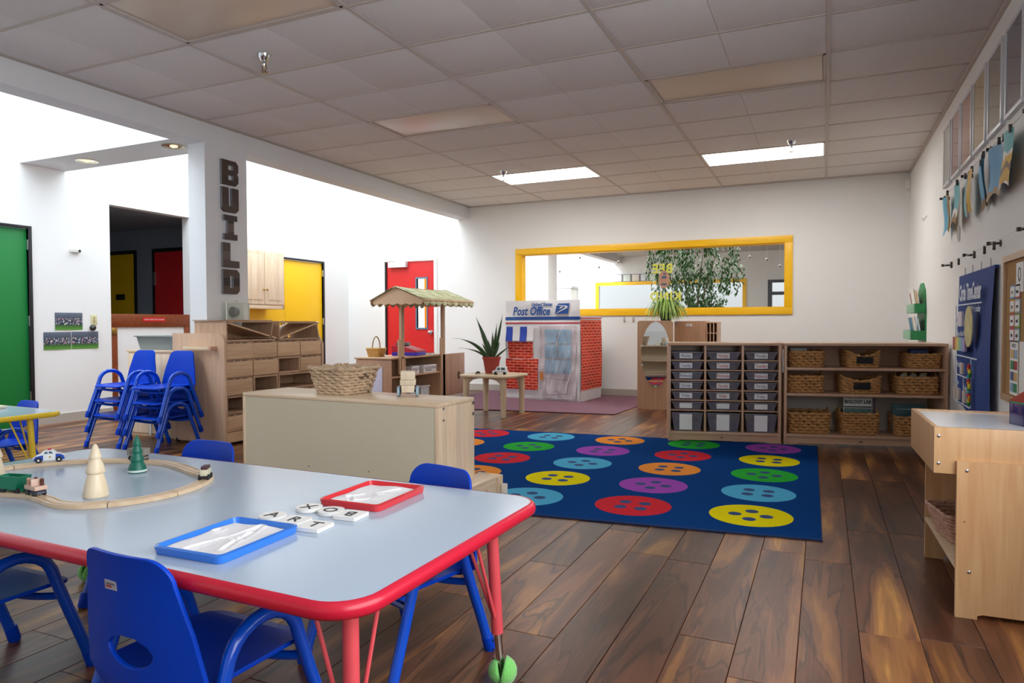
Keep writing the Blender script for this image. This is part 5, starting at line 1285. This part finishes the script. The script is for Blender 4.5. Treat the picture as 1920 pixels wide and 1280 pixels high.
for y_ in (.165, 1.155):
    MB().box(-.015, .012, y_, y_+.035, .40, .82, .003).obj('short_upright', stz, ms)
    MB().box(-.035, .0, y_+.065, y_+.13, .02, 1.36, .003).obj('post', stz, ms)
dp_ = MB().box(-.02, .0, 1.19, 1.83, .03, .60, .004).obj('side_flap', wood('stand_flap', 'a98068', 'bd947a', 'z', strip=.07, saxis='y'), ms)
q = MB(); q.lathe([(.0, 0), (.055, 0), (.055, .004)], 16, m=Matrix.Translation((0, 1.66, .29)) @ Matrix.Rotation(pi/2, 4, 'Y') @ Matrix.Scale(.7, 4, (0, 1, 0))); q.obj('finger_hole', mat('hole_brown', '5a3c2c', .6), dp_)
nt_ = MB().box(-.30, -.12, -.006, -.001, .05, .50, .001).obj('notice_sheet', mat('lilac_paper', 'c9c6dc', .6, var=.12, vscale=40), ms)
# canopy
green_c = bpy.data.materials.new('canopy_fabric'); green_c.use_nodes = True; nt = green_c.node_tree; b = nt.nodes['Principled BSDF']; b.inputs['Roughness'].default_value = .85
tc = nt.nodes.new('ShaderNodeTexCoord'); n = nt.nodes.new('ShaderNodeTexNoise'); n.inputs['Scale'].default_value = 9; n.inputs['Detail'].default_value = 3; nt.links.new(tc.outputs['Object'], n.inputs['Vector'])
rp = ramp(nt, [(.3, '8a8660'), (.45, 'a8a982'), (.6, 'c6c6a4'), (.75, '9cab7e')]); nt.links.new(n.outputs['Fac'], rp.inputs[0]); nt.links.new(rp.outputs[0], b.inputs['Base Color'])
ycan0, ycan1 = .10, 1.36
def slope(s_):
    def fn(a, b_):
        y = ycan0+(ycan1-ycan0)*a; x = s_*b_*(.40 if s_ > 0 else .33); z = 1.455-.155*b_-.012*sin(a*pi)*(1-b_)
        return (x-.02, y, z)
    return fn
for s_ in (-1, 1):
    q = MB(); q.grid(slope(s_), 12, 6); o = q.obj('canopy', green_c, ms, recalc=False); sm = o.modifiers.new('t', 'SOLIDIFY'); sm.thickness = .004
    q = MB(); ns = 9
    for k in range(ns):
        y0_ = ycan0+(ycan1-ycan0)*k/ns; y1_ = ycan0+(ycan1-ycan0)*(k+1)/ns
        q.grid(lambda a, b_: (s_*((.40 if s_ > 0 else .33)+.012*sin(a*pi)+.008*b_)-.02, y0_+(y1_-y0_)*a, 1.30-(.045+.04*sin(a*pi))*b_), 6, 3)
    o = q.obj('scalloped_valance', green_c, ms, recalc=False, smooth=60); sm = o.modifiers.new('t', 'SOLIDIFY'); sm.thickness = .003
    q = MB(); q.tube([(.385 if s_ > 0 else -.355, ycan0-.0, 1.285), (.385 if s_ > 0 else -.355, ycan1, 1.285)], .014, 10); q.obj('canopy_rail', mat('pale_dowel', 'b98f74', .5), ms)
gabm = mat('gable_cloth', 'd9b796', .8, var=.08, vscale=6)
for yy in (ycan0+.03, ycan1-.03):
    ol = [(-.33, 1.29)]
    for k in range(6):
        for j in range(5):
            ol.append((-.33+.72*(k+(j+.5)/5)/6, 1.255-.022*sin(pi*(j+.5)/5)))
    ol += [(.39, 1.29), (0, 1.44)]
    me = shape2d([ol], .0015); link_mesh(me, 'gable', gabm, ms, (-.02, yy, 0), FRONT)
MB().box(-.035, -.005, ycan0, ycan1, 1.43, 1.45).obj('ridge_pole', stw, ms)
# things on the stand
t = thing('handled_basket', 'small woven basket with a tall hoop handle on the end of the market stand', 'basket', (-5.03, 7.08, .606))
basket(t, .15, .13, .20, .17, .105, 6, mat('golden_wicker', 'c39650', .6, var=.25, vscale=50), amp=.0025, seed=8)
MB().tube([(0.0, .08*cos(pi*k/14)*1.0, .10+.145*sin(pi*k/14)) for k in range(15)], .007, 8).obj('hoop_handle', mat('wicker_brown', '9c7a50', .6), t)
t = thing('toy_till', 'red and purple toy cash till on the market stand counter', 'toy', (-4.84, 7.50, .606), radians(12))
MB().box(-.16, .17, -.15, .2, 0, .045, .006).obj('drawer_base', mat('till_purple', '3a2cb0', .4), t); q = MB(); q.prism([(-.16, .045), (.17, .045), (.17, .06), (-.05, .125), (-.16, .125)], 'y', -.15, .2); q.obj('top_shell', mat('till_red', 'b81c34', .4), t)
MB().box(-.14, -.02, -.06, .14, .125, .165, .006).obj('display', mat('till_grey', '5c5c60', .4), t); q = MB()
for a in range(3):
    for c_ in range(4): q.box(.0+a*.045, .03+a*.045, -.10+c_*.06, -.06+c_*.06, .10-a*.02, .115-a*.018)
q.obj('keys', mat('till_keys', 'e0c8cc', .4), t)
t = thing('flat_pad', 'flat dark and white pad beside the toy till', 'pad', (-4.75, 7.86, .606)); MB().box(-.08, .08, -.06, .06, 0, .014, .003).obj('pad', white, t); MB().box(-.06, .06, -.05, .05, .014, .018).obj('cover', dark, t)
for k, (yy, ll) in enumerate(((7.34, .17), (7.62, .32))):
    t = thing('white_carton', '%s white labelled carton on the upper shelf of the market stand' % ('shorter' if k == 0 else 'longer'), 'box', (-4.80, yy, .378), 0, 'cartons on the market stand shelf')
    MB().box(-.12, .12, 0, ll, 0, .095, .003).obj('carton', mat('carton_white', 'd8d4d4', .6), t); q = MB(); q.box(.12, .122, .02, ll-.02, .045, .055); q.box(.12, .122, .04, ll*.6, .02, .035); q.obj('printed_band', mat('carton_print', '7a7078', .6), t)
    MB().box(.12, .1215, .01, ll-.01, .06, .08).obj('grey_band', mat('carton_band', 'a8a0a8', .6), t)
for k in range(2):
    t = thing('clear_tub', '%s translucent storage tub on the bottom shelf of the market stand' % ('left' if k == 0 else 'right'), 'tub', (-4.84, 7.45+k*.25, .049), 0, 'tubs on the market stand')
    MB().box(-.13, .13, -.10, .10, 0, .14, .01).obj('tub', mat('frosted_tub', 'b8bcbc', .25, var=.2, vscale=20), t); MB().box(-.14, .14, -.11, .11, .14, .155, .004).obj('lid', mat('tub_lid', 'c8c4c0', .3), t)

# ------------------------------------------------------------------ small wooden table with plant
sw = thing('small_wooden_table', 'small pale wooden table with rounded legs holding a potted plant', 'table', (-3.34, 6.92, 0), radians(-4))
tw = wood('beech_pale', 'cdb390', 'dfc9a9', 'x')
q = MB(); q.prism(rrect(-.31, .31, -.29, .29, .09, 6), 'z', .42, .45); o = q.obj('table_top', tw, sw); bv = o.modifiers.new('b', 'BEVEL'); bv.width = .01; bv.segments = 3; bv.limit_method = 'ANGLE'
for sx_ in (-1, 1):
    for sy_ in (-1, 1):
        MB().tube([(sx_*.235, sy_*.215, 0), (sx_*.235, sy_*.215, .2), (sx_*.23, sy_*.21, .418)], [.028, .032, .038], 16).obj('leg', wood('beech_leg', 'cdb390', 'dfc9a9', 'z'), sw)
        q = MB(); q.prism([(.02, .42), (.22, .42), (.22, .34), (.15, .395)], 'y', -.012, .012, m=Matrix.Translation((0, sy_*.21, 0)) @ Matrix.Scale(sx_, 4, (1, 0, 0))); q.obj('bracket', tw, sw)
pp = thing('snake_plant', 'snake plant in a terracotta coloured pot on the small wooden table', 'plant', (-3.40, 6.98, .451))
pot_m = mat('red_pot', 'a03a30', .5)
MB().lathe([(.07, 0), (.095, .15), (.102, .155), (.104, .185), (.098, .187), (.092, .17), (.0, .168)], 28).obj('pot', pot_m, pp); MB().lathe([(.091, .168), (.0, .172)], 20, cap=False).obj('soil', mat('soil', '3a2a22', .95), pp)
lv = mat('snake_leaf', '3c5a34', .4, var=.5, vscale=22)
rn = random.Random(12)
leaves = [(-.17, .0, .47, .2, .06), (.11, .02, .50, .05, .04), (.07, -.02, .40, 0, .035), (-.40, -.05, .23, .4, .075), (-.30, -.10, .12, .4, .07), (-.13, .03, .26, .1, .045), (.0, .02, .30, .0, .045), (.03, -.03, .27, .0, .045), (.06, .04, .25, 0, .04), (-.04, .0, .22, 0, .04), (.10, -.02, .20, .05, .04), (-.08, -.05, .18, .1, .04), (.16, .05, .14, .2, .04)]
for (dx, dy, hh, bend, wd) in leaves:
    q = MB(); bx, by = dx*.15, dy*.3
    def fl_(a, b_):
        u_ = b_; p_ = Vector((bx+dx*(u_**(1+bend)), by+dy*u_, .16+hh*(u_ if bend < .3 else math.sin(u_*pi/2)))); w__ = 1.35*wd*(sin(pi*min(1, u_*.85+.15))**.7)*(1-u_**6)
        o_ = (a-.5)*w__; 
        return (p_.x+o_*.9, p_.y+abs(a-.5)*w__*.5-o_*.4, p_.z)
    q.grid(fl_, 4, 12); o = q.obj('leaf', lv, pp, recalc=False, smooth=80); sm = o.modifiers.new('t', 'SOLIDIFY'); sm.thickness = .003
t = thing('toy_van', 'white toy postal van on the small wooden table beside the plant', 'toy car', (-3.22, 6.83, .451), radians(14))
MB().box(-.085, .085, -.035, .035, .016, .042, .006).obj('van_body', white, t); q = MB(); q.prism([(-.055, .042), (.07, .042), (.07, .085), (-.035, .085)], 'y', -.033, .033); q.obj('cab', mat('toy_white', 'eef2f4'), t)
MB().box(-.03, .0, -.0345, .0345, .05, .076).box(.015, .055, -.0345, .0345, .05, .076).obj('window', mat('toy_window', '5a7080'), t); MB().box(-.08, .08, -.036, .036, .03, .034).obj('stripe', pobl, t)
for xx in (-.05, .05):
    for s_ in (-1, 1): q = MB(); wheel(q, xx, s_*.034, .015, .015, .008); q.obj('wheel', dark, t)
t = thing('toy_car', 'tiny black and silver toy car near the left corner of the small wooden table', 'toy car', (-3.47, 6.78, .451), radians(80))
MB().box(-.03, .03, -.015, .015, .006, .02, .004).box(-.015, .015, -.013, .013, .018, .032, .004).obj('car_body', dark, t)
for xx in (-.018, .018):
    for s_ in (-1, 1): q = MB(); wheel(q, xx, s_*.015, .007, .007, .004); q.obj('wheel', chrome, t)

# ------------------------------------------------------------------ mirror stand and cabinets behind the tray unit
mp_ = thing('mirror_stand', 'tall rounded wooden panel with an oval safety mirror', 'mirror', (-1.79, 8.02, 0), radians(3))
q = MB(); q.prism(rrect(-.205, .205, .0, 1.035, .03, 5), 'y', 0, .03); q.obj('panel', wood('mirror_panel', 'b8906f', 'caa382', 'z', strip=.05, saxis='x'), mp_)
mirm = mat('mirror_glass', 'e8ecec', .02, metal=1.0, var=.0001)
q = MB(); q.prism([(.01+.168*cos(a*pi/24), .645+.375*sin(a*pi/24)) for a in range(48)], 'y', -.006, -.001); q.obj('mirror', mirm, mp_)
for a in (10, 90, 165, 200, 270, 345): MB().box(.01+.168*cos(radians(a))-.009, .01+.168*cos(radians(a))+.009, -.010, -.002, .645+.375*sin(radians(a))-.009, .645+.375*sin(radians(a))+.009, .002).obj('mirror_clip', mat('clip_clear', 'e8e4e0', .3), mp_)
MB().box(-.205, .205, .03, .33, 0, .04).obj('foot', carcass, mp_); MB().box(-.195, -.175, .03, .33, .04, .9, .005).obj('brace_panel', carcass_z, mp_)
cu_ = thing('tall_cabinet', 'plain wooden cabinet back standing behind the tray unit', 'cabinet', (-1.64, 8.40, 0))
MB().box(0, .365, 0, .36, 0, 1.03, .004).obj('body', wood('cab_back', 'a97d5e', 'ba8e6e', 'z', strip=.06, saxis='x'), cu_)
lb_ = MB().box(.14, .21, -.003, -.0005, .965, .995).obj('name_label', paper, cu_); text('Easel', .022, dark, (.175, -.0035, .98), FRONT, cu_, sx=.9)
MB().box(0, .04, -.004, 0, 1.0, 1.02).obj('bracket', metal, cu_)
sl = thing('slotted_rack', 'narrow wooden rack with upright slots beside the plain cabinet', 'rack', (-1.27, 8.42, 0))
MB().box(0, .13, .28, .30, 0, 1.02, .003).obj('back', carcass, sl); MB().box(0, .13, 0, .3, 1.005, 1.02, .002).obj('top', carcass, sl); MB().box(0, .13, 0, .3, .88, .89, .002).obj('shelf', carcass, sl); MB().box(0, .13, 0, .3, .02, .04, .002).obj('shelf', carcass, sl)
for k in range(4): MB().box(k*.04, k*.04+.010, 0, .28, .0, 1.005, .002).obj('divider', carcass_z, sl)
gp = thing('grass_plant', 'arching spider plant on top of the cabinet in front of the yellow window', 'plant', (-1.72, 8.30, 1.036))
MB().lathe([(.06, 0), (.08, .09), (.085, .10), (.08, .095), (0, .09)], 20).obj('pot', dark, gp)
q = MB(); rn = random.Random(21)
for k in range(300):
    a = rn.uniform(0, 2*pi); L_ = rn.uniform(.08, .29); hgt = rn.uniform(.12, .27); wd = rn.uniform(.006, .010); dr_ = rn.uniform(.55, 1.5)
    vs = []; N_ = 7
    for i in range(N_+1):
        u_ = i/N_; r_ = .02+L_*u_; z = .07+hgt*3.0*u_-hgt*(2.0+dr_)*u_*u_*1.08; w__ = wd*(1-u_)**.5
        vs += [(r_*cos(a)-sin(a)*w__, r_*sin(a)+cos(a)*w__, max(z, -.0)), (r_*cos(a)+sin(a)*w__, r_*sin(a)-cos(a)*w__, max(z, -.0))]
    q.add(vs, [(2*i, 2*i+1, 2*i+3, 2*i+2) for i in range(N_)])
gpo = q.obj('blades', mat('grass_leaf', '8fb050', .5, var=.45, vscale=14), gp, kind='stuff', recalc=False)

# ------------------------------------------------------------------ tray (cubby) unit and basket shelf
SA = radians(13)
un = thing('tray_unit', 'wooden tray cabinet with three columns of smoky day-of-the-week trays', 'storage unit', (-1.20, 5.885, 0), SA)
UW, UH, UD = .91, .84, .38
MB().box(0, UW, 0, UD, UH-.022, UH, .004).obj('top', carcass, un)
for k, xx in enumerate((0, .295, .597, UW-.022)): MB().box(xx, xx+.022 if k in (0, 3) else xx+.018, 0.0, UD-.004, .0 if k in (0, 3) else .085, UH-.022, .003).obj('upright', carcass_z, un)
MB().box(.022, UW-.022, UD-.012, UD-.004, .06, UH-.022).obj('back', carcass, un); MB().box(.022, UW-.022, 0, UD-.012, .070, .092, .003).obj('bottom_shelf', carcass, un)
q = MB(); q.prism([(.022, .07), (.022, .0), (.06, .0), (.10, .018), (UW-.13, .018), (UW-.08, 0), (UW-.022, 0), (UW-.022, .07)], 'y', .012, .028); q.obj('plinth', carcass, un)
MB().tube([(.43, .0115, .045), (.45, .0115, .045)], .006, 8).obj('maker_mark', mat('burn_mark', '7c5c48', .6), un)
smoke = mat('smoky_tray', '8f8a98', .12, alpha=.42)
smoke_rim = mat('smoky_tray_rim', '8a8590', .2, alpha=.6)
content = [mat('tray_content_%d' % k, c_, .8, var=.5, vscale=14) for k, c_ in enumerate(('2a2e44', '3d3050', '4c4854'))]
levels = [.785-.078*k for k in range(1)]
zs_ = [.690, .607, .522, .438, .353, .268]
days = ['Monday', 'Tuesday', 'Wednesday', 'Thursday', 'Friday', '']
inks = [[mat('ink_blue', '3a5a9a', .5)]*6, [mat('ink_red', 'c03a48', .5)]*6, [mat('ink_grey', '5a6080', .5), mat('ink_red', 'c03a48'), mat('ink_pink', 'b05080', .5), mat('ink_mauve', '8a6a9a', .5), mat('ink_grey', '5a6080'), mat('ink_grey', '5a6080')]]
cols_x = [.022, .313, .615]; colw = [.273, .284, .273]
cname_ = ['left', 'middle', 'right']
for ci in range(3):
    for ri in range(7):
        deep = ri == 6
        z0_ = .093 if deep else zs_[ri]+.009
        hh = .158 if deep else .066
        if not deep: MB().box(cols_x[ci], cols_x[ci]+colw[ci], .004, UD-.014, zs_[ri]-.002, zs_[ri]+.006, .001).obj('tray_runner', carcass, un)
        lbl = ('deep smoky bin at the bottom of the %s column of the tray unit' % cname_[ci]) if deep else ('smoky tray marked %s in the %s column of the tray unit' % (days[ri], cname_[ci]) if days[ri] else 'smoky tray with a blank label in the %s column of the tray unit' % cname_[ci])
        t = thing('storage_tray', lbl, 'tray', (-1.20+(cols_x[ci]+colw[ci]/2)*cos(SA)-.006*sin(SA), 5.885+(cols_x[ci]+colw[ci]/2)*sin(SA)+.006*cos(SA), z0_), SA, 'smoky trays in the tray unit')
        hw = colw[ci]/2-.008; bw_ = hw*.80 if not deep else hw*.84; D_ = .34
        q = MB(); e = .0022
        def sl_(x, z): return x
        pts_b = [(-bw_, .012), (bw_, .012), (bw_, D_-.01), (-bw_, D_-.01)]; pts_t = [(-hw, 0), (hw, 0), (hw, D_), (-hw, D_)]
        vs = [(a, b_, 0) for a, b_ in pts_b]+[(a, b_, hh) for a, b_ in pts_t]
        vi = [(a*.985, b_+(e if b_ < .1 else -e), .0022) for a, b_ in pts_b]+[(a*.985, b_+(e if b_ < .1 else -e), hh) for a, b_ in pts_t]
        q.add(vs+vi, [(0, 3, 2, 1), (0, 1, 5, 4), (1, 2, 6, 5), (2, 3, 7, 6), (3, 0, 4, 7), (8, 9, 10, 11), (8, 12, 13, 9), (9, 13, 14, 10), (10, 14, 15, 11), (11, 15, 12, 8), (4, 5, 13, 12), (5, 6, 14, 13), (6, 7, 15, 14), (7, 4, 12, 15)])
        q.obj('tray_body', smoke, t, smooth=0)
        MB().box(-hw, hw, -.004, .004, hh-.008, hh, .002).box(-hw, -hw+.006, 0, D_, hh-.004, hh, .001).box(hw-.006, hw, 0, D_, hh-.004, hh, .001).obj('rim', smoke_rim, t)
        MB().box(-bw_*.9, bw_*.9, .03, D_-.03, .004, hh*(.55+.25*((ri*5+ci*3) % 3)/2), .006).obj('contents', content[(ri+ci*2) % 3], t)
        lh = .135 if deep else .045; lw_ = .052
        tilt = math.atan2(.012, hh)
        lx_ = (-.012 if ci == 0 else (-.006 if ci == 1 else .0))
        cd = MB().box(-lw_, lw_, -.0012, 0, -lh/2, lh/2).obj('label_card', paper, t); cd.location = (lx_, .012*(1-(.5+.0))-.004, hh*.5); cd.rotation_euler = (tilt, 0, 0)
        if not deep and days[ri]: text(days[ri], .040, inks[ci][ri], (0, -.0018, .0), FRONT, cd, sx=.54 if len(days[ri]) > 7 else .64)

bsf = thing('basket_shelf', 'wooden open shelf of woven baskets beside the right wall', 'shelf unit', (-1.20+.932*cos(SA), 5.885+.932*sin(SA), 0), radians(12))
SB = radians(12); BWd = 1.215
MB().box(0, BWd, 0, UD, UH-.022, UH, .004).obj('top', carcass, bsf)
for xx in (0, BWd-.022): MB().box(xx, xx+.022, 0, UD-.004, 0, UH-.022, .003).obj('upright', carcass_z, bsf)
for z_ in (.428, .640): MB().box(.022, BWd-.022, .004, UD-.012, z_-.022, z_, .003).obj('shelf', carcass, bsf)
MB().box(.022, BWd-.022, .0, UD-.012, .070, .092, .003).obj('shelf', carcass, bsf)
MB().box(.022, BWd-.022, UD-.012, UD-.004, .406, UH-.022).obj('back', carcass, bsf); MB().box(.022, BWd-.022, UD-.012, UD-.004, .06, .406).obj('lower_back', mat('cream_back', 'cfc8bc', .6), bsf)
q = MB(); q.prism([(.022, .07), (.022, .0), (.06, .0), (.12, .018), (BWd-.13, .018), (BWd-.08, 0), (BWd-.022, 0), (BWd-.022, .07)], 'y', .012, .028); q.obj('plinth', carcass, bsf)
MB().tube([(.575, .0115, .045), (.60, .0115, .045)], .006, 8).obj('maker_mark', mat('burn_mark', '7c5c48'), bsf)
q = MB()
for k in range(20):
    for xx in (.022, BWd-.022): q.box(xx-.001, xx+.001, .04, .048, .12+k*.034, .128+k*.034)
q.obj('peg_hole', mat('burn_mark', '7c5c48'), bsf, kind='stuff')
ox, oy = bsf.location.x, bsf.location.y
def on_shelf(x, y, z): return (ox+x*cos(SB)-y*sin(SB), oy+x*sin(SB)+y*cos(SB), z)
BK = [(.055, .335, .641, .135, .0, 0, 0, 'plain rectangular basket at the left of the top shelf'), (.50, .745, .641, .14, .35, 1, 0, 'scooped basket with a black tag on the top shelf'), (.95, 1.20, .641, .118, 0, 0, 0, 'shallow basket at the right of the top shelf'),
      (.04, .33, .429, .145, 0, 0, 1, 'open-weave basket with handles at the left of the middle shelf'), (.455, .765, .429, .150, .30, 1, 0, 'scooped basket with a black tag on the middle shelf'), (.875, 1.185, .429, .145, 0, 0, 1, 'open-weave basket holding jars at the right of the middle shelf'),
      (.045, .385, .093, .175, 0, 0, 1, 'large handled basket at the left of the bottom shelf'), (.45, .755, .093, .18, 0, 0, 1, 'rounded basket holding magazines on the bottom shelf'), (.86, 1.15, .093, .16, 0, 0, 1, 'handled basket at the right of the bottom shelf, half behind the light table')]
for k, (xa, xb, zz, hh, dip, tag2, hand, lb) in enumerate(BK):
    wd = (xb-xa)*.93; cx = (xa+xb)/2-.005
    t = thing('woven_basket', lb, 'basket', on_shelf(cx, .175, zz), SB+radians(random.uniform(-3, 3)), 'woven baskets on the shelf')
    dpt = .26
    if k == 7: basket(t, wd*.9, dpt*.9, wd, dpt, hh, 8, hya, dip, bool(hand), amp=.004, seed=k)
    else: basket(t, wd*.94, dpt*.94, wd, dpt, hh, 6 if hh < .15 else 7, hya, dip, bool(hand), amp=.006, seed=k)
    MB().box(-wd/2+.02, wd/2-.02, -dpt/2+.02, dpt/2-.02, .01, hh*.7, .01).obj('contents', content[k % 3], t)
    if tag2: MB().box(-.062, .062, -dpt/2-.016, -dpt/2-.010, .035, .092, .002).obj('chalk_tag', mat('chalkboard', '121212', .7), t)
    if k == 7:
        for j, (xx, yy, w__, hg, col, lb2) in enumerate(((-.01, -.03, .215, .285, 'd8dcd8', 'magazine titled BIOLOGY LAB standing in the rounded basket'), (.02, .0, .225, .288, '8a8078', 'purple-edged magazine directly behind the BIOLOGY LAB magazine'))):
            t2 = thing('magazine', lb2, 'magazine', on_shelf(cx+xx, .175+yy-.03, zz+.012), SB, 'magazines in the rounded basket')
            MB().box(-w__/2, w__/2, 0, .004, 0, hg).obj('cover', mat('mag_%d' % j, col, .4), t2)
            if j == 0:
                MB().box(-w__/2+.004, w__/2-.004, -.002, 0, .02, .20).obj('cover_photo', mat('mag_photo', '5f7a72', .5, var=.6, vscale=18), t2); MB().box(-w__/2+.002, w__/2-.002, -.0022, 0, .205, .214).obj('dark_strip', dark, t2)
                text('BIOLOGY LAB', .040, dark, (0, -.003, .25), FRONT, t2, sx=.80, bold=.0012)
            else: MB().box(w__/2-.012, w__/2, -.001, 0, 0, hg).obj('edge_strip', mat('mag_purple', '5a3c6a', .5), t2)
    if k == 8:
        t2 = thing('teal_book', 'dark teal book standing in the basket by the light table', 'book', on_shelf(cx-.03, .13, zz+.015), SB)
        MB().box(-.12, .13, 0, .012, 0, .235, .001).obj('cover', mat('teal_cover', '34585c', .5, var=.2, vscale=10), t2); q = MB(); q.box(-.09, .07, -.001, 0, .19, .197); q.obj('title_line', mat('teal_pale', '8fb0b0', .5), t2)
    if k == 2:
        t2 = thing('blue_pouch', 'dark blue plastic pouch in the shallow top basket', 'pouch', on_shelf(cx-.02, .17, zz+.085), SB); MB().box(-.07, .07, -.05, .05, 0, .065, .02).obj('pouch', mat('pouch_blue', '22386c', .4), t2)
    if k == 5:
        for j in range(3):
            t2 = thing('glass_jar', '%s gold-lidded jar in the open-weave basket on the middle shelf' % ['left', 'middle', 'right'][j], 'jar', on_shelf(cx-.09+j*.07, .12+.02*(j == 1), zz+.10), SB, 'jars in the basket')
            MB().lathe([(.026, 0), (.027, .055), (.022, .06)], 16).obj('jar', mat('jar_glass', 'b8c4c0', .1, var=.1), t2); MB().lathe([(.027, .06), (.028, .072), (.0, .073)], 16).obj('lid', mat('gold_lid', 'c9b060', .25, metal=.9), t2)
    if k == 0: t2 = thing('white_card', 'white card edge sticking up from the left top basket', 'card', on_shelf(cx-.03, .2, zz+.1), SB); MB().box(-.08, .05, 0, .003, 0, .05).obj('card', paper, t2)
t = thing('joining_cord', 'white cord hanging in the gap between the two shelf units', 'cord', (-1.20+.921*cos(SA), 5.875+.921*sin(SA), 0)); MB().tube([(0, .0, .60), (.002, -.003, .66), (0, .0, .74), (.002, -.002, .79)], .004, 6).obj('cord', paper, t)

# ------------------------------------------------------------------ light table
lt = thing('light_table', 'birch plywood light table with a white lit-style top by the right wall', 'table', (.352, 2.776, 0), radians(1.3))
LW, LD, LZ = .53, .565, .647
MB().box(0, LW, 0, .016, LZ-.160, LZ, .002).obj('front_board', ply, lt); MB().box(0, LW, LD-.016, LD, LZ-.16, LZ+.0, .002).obj('rear_board', ply, lt)
MB().box(0, .016, .016, LD-.016, LZ-.16, LZ-.001, .002).obj('side_board', ply, lt); MB().box(LW-.016, LW, .016, LD-.016, LZ-.16, LZ-.001, .002).obj('side_board', ply, lt)
MB().box(.016, LW-.016, .016, LD-.016, LZ-.018, LZ-.006).obj('acrylic_top', mat('white_acrylic', 'f2f5fc', .15, var=.01), lt)
lg = ply
q = MB(); q.prism([(.066, 0), (.13, 0), (.13, .012), (.145, .018), (LW-.08, .018), (LW-.06, 0), (LW, 0), (LW, .535), (.066, .535)], 'y', -.018, -.0005); q.obj('leg_panel', ply, lt)
q = MB(); q.prism([(.066, 0), (.13, 0), (.145, .018), (LW-.08, .018), (LW-.06, 0), (LW, 0), (LW, LZ-.161), (.066, LZ-.161)], 'y', LD+.07, LD+.088); q.obj('leg_panel', ply, lt)
MB().box(.066, LW, .0, LD+.07, .16, .176, .002).obj('lower_shelf', ply_edge, lt)
MB().box(.066, .15, LD, LD+.07, LZ-.176, LZ-.161).obj('rail', ply, lt)
q = MB()
for xx, zz, yy in ((.014, LZ-.03, 0), (.014, LZ-.125, 0), (.095, .505, -.018), (.105, .16, -.018), (.45, .5, -.018)): q.sphere((xx, yy-.001, zz), .0062, 12, 6, (1, .5, 1))
q.obj('bolt_head', chrome, lt)
q = MB(); q.tube([(.089, -.0178, .33), (.089, -.0190, .33)], .0022, 8); q.obj('peg_hole', dark, lt)
t = thing('wicker_tray', 'small pinkish wicker basket on the lower shelf of the light table', 'basket', (.475, 3.12, .180), radians(10))
wk = mat('pale_wicker', 'c49a84', .7, var=.3, vscale=60, bump=.5, bscale=200)
basket(t, .08, .18, .15, .26, .11, 8, wk, amp=.002, seed=30)
t = thing('magnet_tile_house', 'house of translucent coloured magnetic tiles on the light table', 'toy', (.665, 2.99, LZ-.0055), radians(20))
for nm_, col, (a, b_) in (('front_tile', '3a2458', (0, 0)),): pass
mt = lambda n_, c_: mat('magtile_'+n_, c_, .12, alpha=.82, coat=.5)
S_ = .078
MB().box(-S_/2, S_/2, -S_/2, -S_/2+.005, 0, S_, .001).obj('wall_tile', mt('violet', '3c2460'), t); MB().box(S_/2-.005, S_/2, -S_/2, S_/2, 0, S_, .001).obj('wall_tile', mt('teal', '0a5a5c'), t)
MB().box(-S_/2, -S_/2+.005, -S_/2, S_/2, 0, S_, .001).obj('wall_tile', mt('indigo', '2a2468'), t); MB().box(-S_/2, S_/2, S_/2-.005, S_/2, 0, S_, .001).obj('wall_tile', mt('violet', ''), t)
MB().box(-S_/2, S_/2, -S_/2, S_/2, S_, S_+.005, .001).obj('green_tile', mt('green', '18a060'), t)
for k, c_ in enumerate(('8a2020', 'c05a2a', '8a2020', 'a03424')):
    q = MB(); m_ = Matrix.Rotation(k*pi/2, 4, 'Z'); h_ = S_/2+.002
    q.add([(-h_, -h_, S_+.006), (h_, -h_, S_+.006), (0, 0, S_+.052), (-h_+.006, -h_+.006, S_+.006), (h_-.006, -h_+.006, S_+.006), (0, 0, S_+.046)], [(0, 1, 2), (3, 5, 4), (0, 3, 4, 1), (1, 4, 5, 2), (2, 5, 3, 0)], m_)
    q.obj('roof_tile', mt('roof%d' % k, c_), t, smooth=0)
